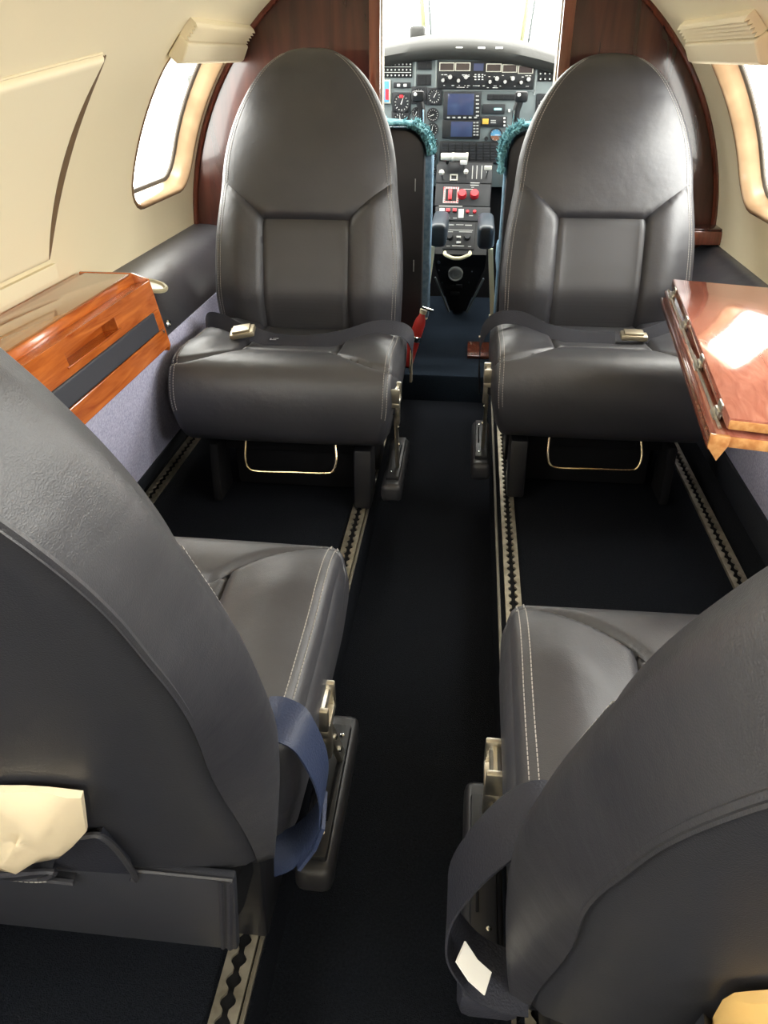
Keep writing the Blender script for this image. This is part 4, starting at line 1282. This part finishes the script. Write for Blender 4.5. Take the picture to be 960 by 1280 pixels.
# engine gauges and flight instruments
for x, y, r, nd, sq in ((155, 475, 40, 70, True), (236, 440, 33, 150, True), (306, 445, 33, 60, True), (300, 530, 29, 200, False), (296, 598, 29, 80, False), (294, 660, 28, 130, False), (289, 722, 29, 20, False), (150, 556, 38, 100, True), (224, 518, 22, 250, False), (826, 492, 50, 60, True)):
    u, v = Z1(x, y); pl.gauge(u, v, r / 3.692, ip, nd, square=sq, ticks=14)
g = pl.gauge(*Z2(232, 66), 7.2, ip, 35, ticks=12); g = pl.gauge(*Z2(236, 134), 7.0, ip, 160, ticks=12)
pl.rect('warning_flag', *r1(146, 433, 164, 452), .009, .012, 'mark_red', ip, .001)
# attitude ball
u, v = Z1(590, 622); g = pl.gauge(u, v, 30 / 3.692, ip, 0, 'gauge_blue', ticks=8)
R = pl.rad(u, v, 30 / 3.692); a, b_ = pl.ab(u, v); f = pl.mtx(a, b_); m_ = MB()
m_.addv([(f @ Vector((R * .8 * math.cos(k), R * .8 * math.sin(k), .0078)))[:] for k in np.linspace(-math.pi * .95, -.05 * math.pi, 14)], [tuple(range(14))]); m_.build('ground_half', 'gauge_brown', g)
# multifunction displays
o = pl.rect('display_unit', *r1(348, 423, 521, 551), 0, .012, 'instrument_dark', ip, .003)
pl.rect('screen', *r1(368, 432, 488, 530), .0115, .0135, 'screen_blue', o, .0005)
for k in range(6): pl.rect('soft_key', *r1(365 + k * 25, 538, 378 + k * 25, 545), .011, .016, 'knob_grey', o)
for k in range(6): pl.rect('soft_key', *r1(498, 440 + k * 18, 512, 446 + k * 18), .011, .016, 'knob_grey', o)
o = pl.rect('display_unit', *r1(343, 553, 518, 640), 0, .012, 'instrument_black', ip, .003)
pl.rect('screen', *r1(383, 560, 482, 630), .0115, .0135, 'screen_blue', o, .0005)
for k in range(5):
    for j in range(2): pl.rect('soft_key', *r1(486 + j * 14, 562 + k * 14, 496 + j * 14, 568 + k * 14), .011, .016, 'knob_grey', o)
o = pl.rect('edge_display', *r1(62, 368, 105, 478), 0, .012, 'screen_frame', ip, .002)
pl.rect('screen', *r1(66, 374, 98, 470), .0115, .0135, 'gauge_blue', o); pl.rect('screen_band', *r1(82, 410, 97, 460), .0132, .0142, 'mark_red', o)
# right-hand centre controls
o = pl.rect('annunciator_strip', *r1(550, 434, 702, 462), 0, .006, 'instrument_dark', ip, .002)
for k in range(6): pl.rect('annunciator_cap', *r1(556 + k * 24, 439, 576 + k * 24, 457), .005, .008, 'instrument_black', o)
o = pl.rect('autopilot_head', *r1(528, 480, 632, 526), 0, .010, 'instrument_dark', ip, .004)
pl.rect('readout', *r1(582, 498, 616, 508), .0095, .0115, 'mark_teal', o)
for x in (652, 676): pl.rect('toggle_switch', *r1(x - 5, 503, x + 4, 517), 0, .012, 'mark_white', ip, .001)
o = pl.rect('control_head', *r1(520, 536, 640, 585), 0, .008, 'instrument_dark', ip, .003)
pl.rect('caution_light', *r1(528, 547, 556, 572), .0075, .012, 'mark_yellow', o, .001)
for k in range(2): pl.rect('legend', *r1(566, 553 + k * 10, 590, 558 + k * 10), .0075, .0085, 'knob_grey', o)
for k in range(3): pl.rect('toggle_switch', *r1(625, 540 + k * 17, 634, 549 + k * 17), .0075, .014, 'mark_white', o, .001)
pl.knob('panel_knob', *Z1(545, 640), 2.4, .015, 'instrument_black', ip)
# grid of annunciator keys above the throttles
o = pl.rect('key_bank', *r1(330, 652, 608, 755), 0, .008, 'instrument_black', ip, .003)
for c in range(8):
    for r in range(7):
        x0 = 343 + c * 32; y0 = 660 + r * 13
        pl.rect('key_cap', *r1(x0, y0, x0 + 25, y0 + 10), .0075, .011, 'instrument_dark', o)
# frame strips of the board
for a in ((318, 414, 770, 420), (770, 280, 778, 440), (215, 262, 222, 400), (310, 270, 318, 412)):
    pl.rect('board_strip', *r1(*a), 0, .003, 'panel_edge', ip)
rebase(ip, (XC, PY, .5))

# small compass on the glareshield
cp = at(522, 41, y=3.86)
t = thing('standby_compass', 'small dark compass housing on top of the glareshield', 'compass', (cp.x, cp.y, cp.z - .03))
mb = MB(); mb.box((0, 0, .03), (.065, .05, .05), .012, 3); mb.build('compass_case', 'glare_vinyl', t)
mb = MB(); mb.box((0, 0, 0), (.03, .03, .03), .004); mb.build('compass_foot', 'instrument_black', t)
cp = at(605, 44, y=3.88)

# control pedestal
pd = thing('control_pedestal', 'black centre pedestal with white throttle grips and red knobs', 'control pedestal')
A_ = at(575, 203, y=3.64); C_ = at(575, 318, y=3.36)
A_.x = C_.x = -.035
ed = (A_ - C_).normalized(); nrm = Vector((0, -ed.z, ed.y)); 
pp = Plane(A_, ed, nrm)
Bf = Vector((-.035, 3.47, 0.0))
HWp = .118
V = []; Fc = []
sec = [(A_.y, A_.z, HWp), (C_.y, C_.z, HWp * .92), (C_.y + .03, C_.z - .06, HWp * .9), (Bf.y - .02, .015, .035), (Bf.y + .24, .015, .035), (PY + .02, C_.z, HWp * .9), (PY + .02, A_.z, HWp)]
for sg in (-1, 1):
    for y, z, h in sec: V.append((-.035 + sg * h, y, z))
K = len(sec)
for k in range(K): Fc.append((k, (k + 1) % K, K + (k + 1) % K, K + k))
Fc += [(0, 1, 5, 6), (1, 2, 5), (2, 3, 4, 5), (K + 6, K + 5, K + 1, K), (K + 5, K + 2, K + 1), (K + 5, K + 4, K + 3, K + 2)]
o = link('pedestal_body', mk('pedestal_body', V, Fc, False), 'instrument_black', pd)
for i, (x0, y0, x1, y1, mt) in enumerate(((262, 105, 540, 198, 'instrument_dark'), (256, 202, 530, 312, 'instrument_dark'), (256, 316, 530, 385, 'instrument_dark'), (296, 396, 452, 528, 'instrument_black'))):
    pp.rect('pedestal_plate', *r2(x0, y0, x1, y1), 0, .004, mt, pd, .001)
# throttle grips
for x0, x1 in ((285, 352), (350, 421)):
    u0, v0 = Z2(x0, 64); u1, _ = Z2(x1, 64)
    a0, b0 = pp.ab(u0, v0); a1, _ = pp.ab(u1, v0); hgt = .05
    mid = pp.P((a0 + a1) / 2, b0, 0)
    c0 = at(u0, v0, y=mid.y - .06); c1 = at(u1, v0, y=mid.y - .06)
    m_ = MB(); L_ = abs(c1.x - c0.x); Rr = .0155
    m_.lathe([(.001, 0), (Rr * .9, 0), (Rr, .004), (Rr, L_ * .55), (Rr, L_ - .012), (Rr * 1.12, L_ - .010), (Rr * 1.12, L_), (.001, L_)], 18, Matrix.Translation(c0) @ Matrix.Rotation(math.pi / 2, 4, 'Y'))
    gr = m_.build('throttle_grip', 'ivory_plastic', pd)
    m_ = MB(); m_.tube([c0.lerp(c1, .5), pp.P((a0 + a1) / 2, b0 - .03, 0)], .006, 6); m_.build('throttle_lever', 'instrument_dark', gr)
def lever(u, v, u2, v2, cap, material, r=.010):
    a, b_ = pp.ab(u2, v2); base = pp.P(a, b_, 0); top = at(u, v, y=base.y - .035)
    m_ = MB(); m_.tube([base, top], .0035, 6); l_ = m_.build('lever', 'chrome', pd)
    m_ = MB()
    if cap == 'ball': m_.lathe([(.001, -r), (r * .7, -r * .7), (r, 0), (r * .7, r * .7), (.001, r)], 12, Matrix.Translation(top))
    else: m_.box(top, (.032, .014, .018), .004)
    m_.build('lever_knob', material, l_)
lever(*Z2(288, 142), *Z2(292, 178), 'ball', 'ivory_plastic', .012); lever(*Z2(410, 138), *Z2(410, 178), 'ball', 'ivory_plastic', .011)
lever(*Z2(520, 120), *Z2(512, 170), 'cap', 'ivory_plastic'); lever(*Z2(398, 92), *Z2(398, 120), 'cap', 'mark_white', .006)
m_ = MB()
for a in ((330, 156, 368, 162), (330, 181, 368, 187), (330, 156, 336, 187), (362, 156, 368, 187)): pp.rect('', *r2(*a), .003, .008, '', None, 0, False, m_)
m_.build('selector_frame', 'screen_frame', pd)
for x in (440, 462, 486): pp.rect('quadrant_slot', *r2(x, 112, x + 4, 178), .003, .006, 'knob_grey', pd)
# red guarded switch, striped border
b0 = pp.rect('switch_guard', *r2(297, 219, 373, 299), .003, .006, 'mark_white', pd)
m_ = MB()
for k in range(9):
    for q in ((298 + k * 8.3, 220, 302 + k * 8.3, 228), (298 + k * 8.3, 290, 302 + k * 8.3, 298)): pp.rect('', *r2(*q), .006, .0065, '', None, 0, False, m_)
    for q in ((298, 221 + k * 8.3, 306, 225 + k * 8.3), (364, 221 + k * 8.3, 372, 225 + k * 8.3)): pp.rect('', *r2(*q), .006, .0065, '', None, 0, False, m_)
q = m_.build('guard_stripes', 'mark_red', b0); q['kind'] = 'stuff'
pp.rect('guard_plate', *r2(307, 229, 363, 289), .005, .0072, 'instrument_black', b0)
pp.rect('guarded_switch', *r2(321, 238, 340, 288), .007, .020, 'mark_red', b0, .003)
for x in (390, 452): pp.knob('emergency_knob', *Z2(x, 261), 5.6, .025, 'mark_red', pd, h0=.003)
for x, y in ((320, 336), (353, 336)): pp.rect('red_tab', *r2(x - 10, y - 8, x + 10, y + 8), .003, .012, 'mark_red', pd, .002)
for x, y in ((418, 343), (453, 343)): pp.knob('red_button', *Z2(x, y), 2.2, .010, 'mark_red', pd, h0=.003)
for a in ((277, 324, 302, 362), (372, 329, 398, 373), (478, 358, 488, 368)): pp.rect('placard', *r2(*a), .003, .006, 'ivory_plastic', pd, .001)
m_ = MB()
for a in ((432, 196, 478, 200), (432, 207, 474, 211), (436, 218, 450, 221), (395, 228, 445, 231), (275, 312, 392, 316), (310, 405, 350, 409), (360, 405, 398, 408), (405, 407, 440, 411), (310, 432, 445, 435), (308, 440, 345, 443), (375, 441, 440, 444), (340, 510, 400, 514), (312, 512, 330, 514), (420, 514, 436, 517), (425, 360, 445, 363), (310, 372, 330, 375), (345, 372, 365, 375)): pp.rect('', *r2(*a), .004, .005, '', None, 0, False, m_)
q = m_.build('pedestal_lettering', 'knob_grey', pd); q['kind'] = 'stuff'
for a in ((305, 400, 446, 425), (305, 428, 446, 448)): pp.rect('radio_head', *r2(*a), .002, .0042, 'instrument_dark', pd)
for x, y in ((328, 468), (416, 470)): pp.knob('trim_knob', *Z2(x, y), 4.2, .014, 'instrument_dark', pd, h0=.003)
for y in (465, 492): pp.rect('toggle_switch', *r2(362, y, 384, y + 10), .003, .010, 'knob_grey', pd, .001)
# front face: handle, round cap, bolts
fn = Vector((0, -1, -.18)).normalized()
fo = Vector((-.035, C_.y + .03, C_.z - .06)); fe = (fo - Vector((-.035, Bf.y - .02, .015))).normalized(); fnn = Vector((0, -fe.z, fe.y))
pf = Plane(fo, fe, fnn)
u0, v0 = Z2(305, 552); u1, _ = Z2(428, 552)
h0 = at(u0, v0, y=3.335); h1 = at(u1, v0, y=3.335); hm = (h0 + h1) / 2 + Vector((0, -.012, -.014))
m_ = MB(); m_.tube(smooth_path([h0 + Vector((0, .05, .0)), h0, h0 * .7 + h1 * .3 + Vector((0, -.012, -.012)), hm, h0 * .3 + h1 * .7 + Vector((0, -.012, -.012)), h1, h1 + Vector((0, .05, 0))], 30), .0075, 8); m_.build('grab_handle', 'ivory_metal', pd)
R = pf.rad(*Z2(358, 645), 9.2); a, b_ = pf.ab(*Z2(358, 645)); m_ = MB()
m_.lathe([(.001, .008), (R * .35, .008), (R * .4, .011), (R * .8, .011), (R * .85, .016), (R, .014), (R, 0)], 28, pf.mtx(a, b_)); m_.build('round_vent_cap', 'knob_grey', pd)
for x, y in ((275, 630), (440, 635), (290, 690), (425, 690)): pf.knob('bolt', *Z2(x, y), .9, .004, 'chrome', pd)
pf.knob('plug', *Z2(276, 574), 2.6, .03, 'chrome', pd)
for x, y, w_ in ((330, 710, 20), (375, 708, 16), (355, 745, 22)): pf.rect('pedestal_clip', *r2(x - w_, y - 8, x + w_, y + 8), 0, .008, 'instrument_dark', pd, .002)
for sg in (-1, 1):
    m_ = MB(); m_.tube([(-.035 + sg * .105, C_.y + .05, .17), (-.035 + sg * .04, Bf.y - .03, .012)], .005, 6); m_.build('base_edging', 'panel_edge', pd)
rebase(pd, (-.035, 3.5, 0))

# pilot seats
def pilot_seat(label, side, xin, xout, yb):
    t = thing('pilot_seat', label, 'pilot seat', ((xin + xout) / 2, yb, 0), 0, 'pilot seats in the cockpit')
    W = abs(xout - xin); ztop = .80; cx = 0.0; si = 1 if side < 0 else -1       # si: local direction toward the centreline
    def outline(w, z0, z1, r):
        pts = [(-w / 2, z0), (w / 2, z0)]
        for k in range(9):
            a = R_(90 * k / 8); pts.append((w / 2 - r + r * math.cos(a), z1 - r + r * math.sin(a)))
        for k in range(9):
            a = R_(90 + 90 * k / 8); pts.append((-w / 2 + r + r * math.cos(a), z1 - r + r * math.sin(a)))
        return pts
    m_ = MB(); m_.prism(outline(W, .12, ztop - .01, .08), -.03, .035, 'y', .012); m_.build('back_shell', 'pilot_back', t)
    m_ = MB(); m_.prism(outline(W + (.05 if side < 0 else .012), .14, ztop - .012, .085), .036, .125, 'y', .022, seg=3); m_.build('back_cushion', 'pilot_fabric', t)
    # fleece cover folded over the top of the back
    V = []; Fc = []
    pts = outline(W + .02, ztop - (.06 if side < 0 else .10), ztop, .085)[2:]
    dn = 0.0 if side < 0 else .05
    pts = [(pts[0][0], pts[0][1] - dn - .002)] + pts + [(pts[-1][0], pts[-1][1] - dn - .002)]
    rnd = random.Random(11 + side)
    rings = [(-.042, .0), (-.046, .010), (-.02, .020), (.04, .022), (.10, .016), (.125, .0)]
    P2 = smooth_path([(x, 0, z) for x, z in pts], 90)
    for yy, o_ in rings:
        for p in P2:
            dv = Vector((p.x, 0, p.z - (ztop - .12))).normalized()
            q = p + dv * (o_ + rnd.uniform(-.003, .003)); V.append((q.x, yy + rnd.uniform(-.003, .003), q.z))
    K = len(P2)
    for r in range(len(rings) - 1):
        for k in range(K - 1): Fc.append((r * K + k, r * K + k + 1, (r + 1) * K + k + 1, (r + 1) * K + k))
    fl = link('fleece_cover', mk('fleece_cover', V, Fc), 'sheepskin', t)
    m_ = MB()
    for k in range(900):
        i = rnd.randrange(len(V)); p = Vector(V[i]); d = Vector((p.x * .4 / max(W, .1), -.5 if p.y < 0 else .3, .6)) + Vector((rnd.uniform(-.6, .6), rnd.uniform(-.6, .6), rnd.uniform(-.5, .5)))
        d.normalize(); q = p + d * rnd.uniform(.008, .016); u = d.orthogonal().normalized() * .0028; w2 = d.cross(u).normalized() * .0028
        m_.addv([p + u, p - u * .5 + w2, p - u * .5 - w2, q], [(0, 1, 3), (1, 2, 3), (2, 0, 3)])
    me = bpy.data.meshes.new('fleece_tufts'); me.from_pydata([tuple(v) for v in m_.v], [], m_.f); me.update()
    link('fleece_tufts', me, 'sheepskin', fl)['kind'] = 'stuff'
    m_ = MB(); m_.box((0, .32, .30), (W, .42, .12), .03, 3); m_.build('seat_cushion', 'pilot_fabric', t)
    m_ = MB(); m_.box((0, .30, .115), (W * .7, .34, .23), .02); m_.build('seat_base', 'instrument_black', t)
    for zz in (.35, .62):
        m_ = MB(); m_.tube([(si * (W / 2 - .03), -.032, zz - .02), (si * (W / 2 - .03), -.032, zz + .02)], .002, 6); m_.build('back_clip', 'knob_grey', t)
    ax = si * (W / 2 + (.048 if side < 0 else .052)); 
    m_ = MB(); m_.box((ax, .27, .425), (.062, .30, .085), .02, 3); ar = m_.build('armrest', 'armrest_blue', t)
    m_ = MB(); m_.tube([(ax - .02 * si, .16, .38), (ax - .045 * si, .15, .135)], .013, 4); m_.tube([(ax - .045 * si, .15, .135), (ax - .046 * si, .15, .105)], .015, 8); m_.build('armrest_post', 'post_ivory', ar)
    return t
pilot_seat('left pilot seat with dark back, pale blue cushion and teal fleece over its top', -1, -.165, -.62, 2.86)
pilot_seat('right pilot seat with dark back and teal fleece over its top', 1, .112, .56, 2.84)

# control yokes
def yoke(label, cx, side):
    t = thing('control_yoke', label, 'control yoke', (cx, PY - .03, .66))
    s = side
    m_ = MB(); m_.tube([(0, .03, 0), (0, -.22, .02)], .016, 10); m_.build('yoke_shaft', 'chrome', t)
    m_ = MB(); m_.box((0, -.24, .02), (.10, .04, .06), .012); m_.build('yoke_hub', 'instrument_black', t)
    for sg in (-1, 1):
        m_ = MB(); m_.tube(smooth_path([(sg * .04, -.24, .0), (sg * .11, -.245, -.02), (sg * .150, -.25, .01), (sg * .158, -.255, .08), (sg * .160, -.26, .15), (sg * .150, -.262, .19)], 24), [.013] * 10 + [.015] * 15, 10)
        h = m_.build('yoke_horn', 'instrument_black', t)
        m_ = MB(); m_.tube(smooth_path([(sg * .166, -.272, .03), (sg * .170, -.276, .10), (sg * .168, -.277, .16)], 12), .0042, 6); m_.build('horn_trim', 'chrome', h)
        m_ = MB(); m_.box((sg * .145, -.266, .205), (.05, .035, .038), .01); g = m_.build('horn_switch_pod', 'instrument_black', h)
        m_ = MB(); m_.lathe([(.001, 0), (.007, 0), (.006, .008), (.001, .009)], 10, Matrix.Translation((sg * .145 - .01, -.284, .212)) @ Matrix.Rotation(R_(90), 4, 'X')); m_.build('trim_button', 'mark_white', h)
    return t
yoke('black control yoke in front of the left pilot seat', at(530, 150, y=3.44).x - .168, -1)
yoke('black control yoke in front of the right pilot seat', at(648, 140, y=3.44).x + .150, 1)

# fire extinguisher by the left pilot seat, mahogany plate on the cockpit carpet
pe = at(508, 436, y=2.745); pq = at(520, 397, y=2.745)
t = thing('fire_extinguisher', 'small red fire extinguisher strapped upright behind the left pilot seat', 'fire extinguisher', (pe.x, 2.745, 0))
tl_ = Matrix.Rotation(math.atan2(pq.x - pe.x, pq.z - pe.z), 4, 'Y')
m_ = MB(); m_.lathe([(.001, .004), (.016, .004), (.020, .012), (.021, .02), (.021, .17), (.018, .188), (.012, .20), (.010, .21), (.001, .21)], 20, tl_); m_.build('cylinder_body', 'extinguisher_red', t)
m_ = MB(); m_.lathe([(.0213, .105), (.024, .107), (.024, .125), (.0213, .127)], 20, tl_); m_.build('clamp_band', 'chrome', t)
m_ = MB(); m_.lathe([(.001, .21), (.012, .21), (.014, .225), (.001, .23)], 14, tl_); m_.build('valve_head', 'ivory_metal', t)
m_ = MB(); m_.box((.012, -.012, .235), (.045, .014, .010), .003, 2, tl_); m_.build('valve_lever', 'chrome', t)
c0 = at(583, 430, z=.0); c1 = at(583, 448, z=0); 
t = thing('floor_plate', 'small square mahogany plate screwed to the cockpit carpet', 'floor plate', (c0.x + .09, (c0.y + c1.y) / 2, 0))
m_ = MB(); m_.box((0, 0, .006), (.17, abs(c0.y - c1.y), .012), .002); m_.build('plate', 'mahogany_trim', t)
for dx, dy in ((-.072, .07), (-.072, -.07)):
    m_ = MB(); m_.lathe([(.001, 0), (.005, 0), (.005, .002), (.001, .003)], 10, Matrix.Translation((dx, dy, .012))); m_.build('screw', 'chrome', t)
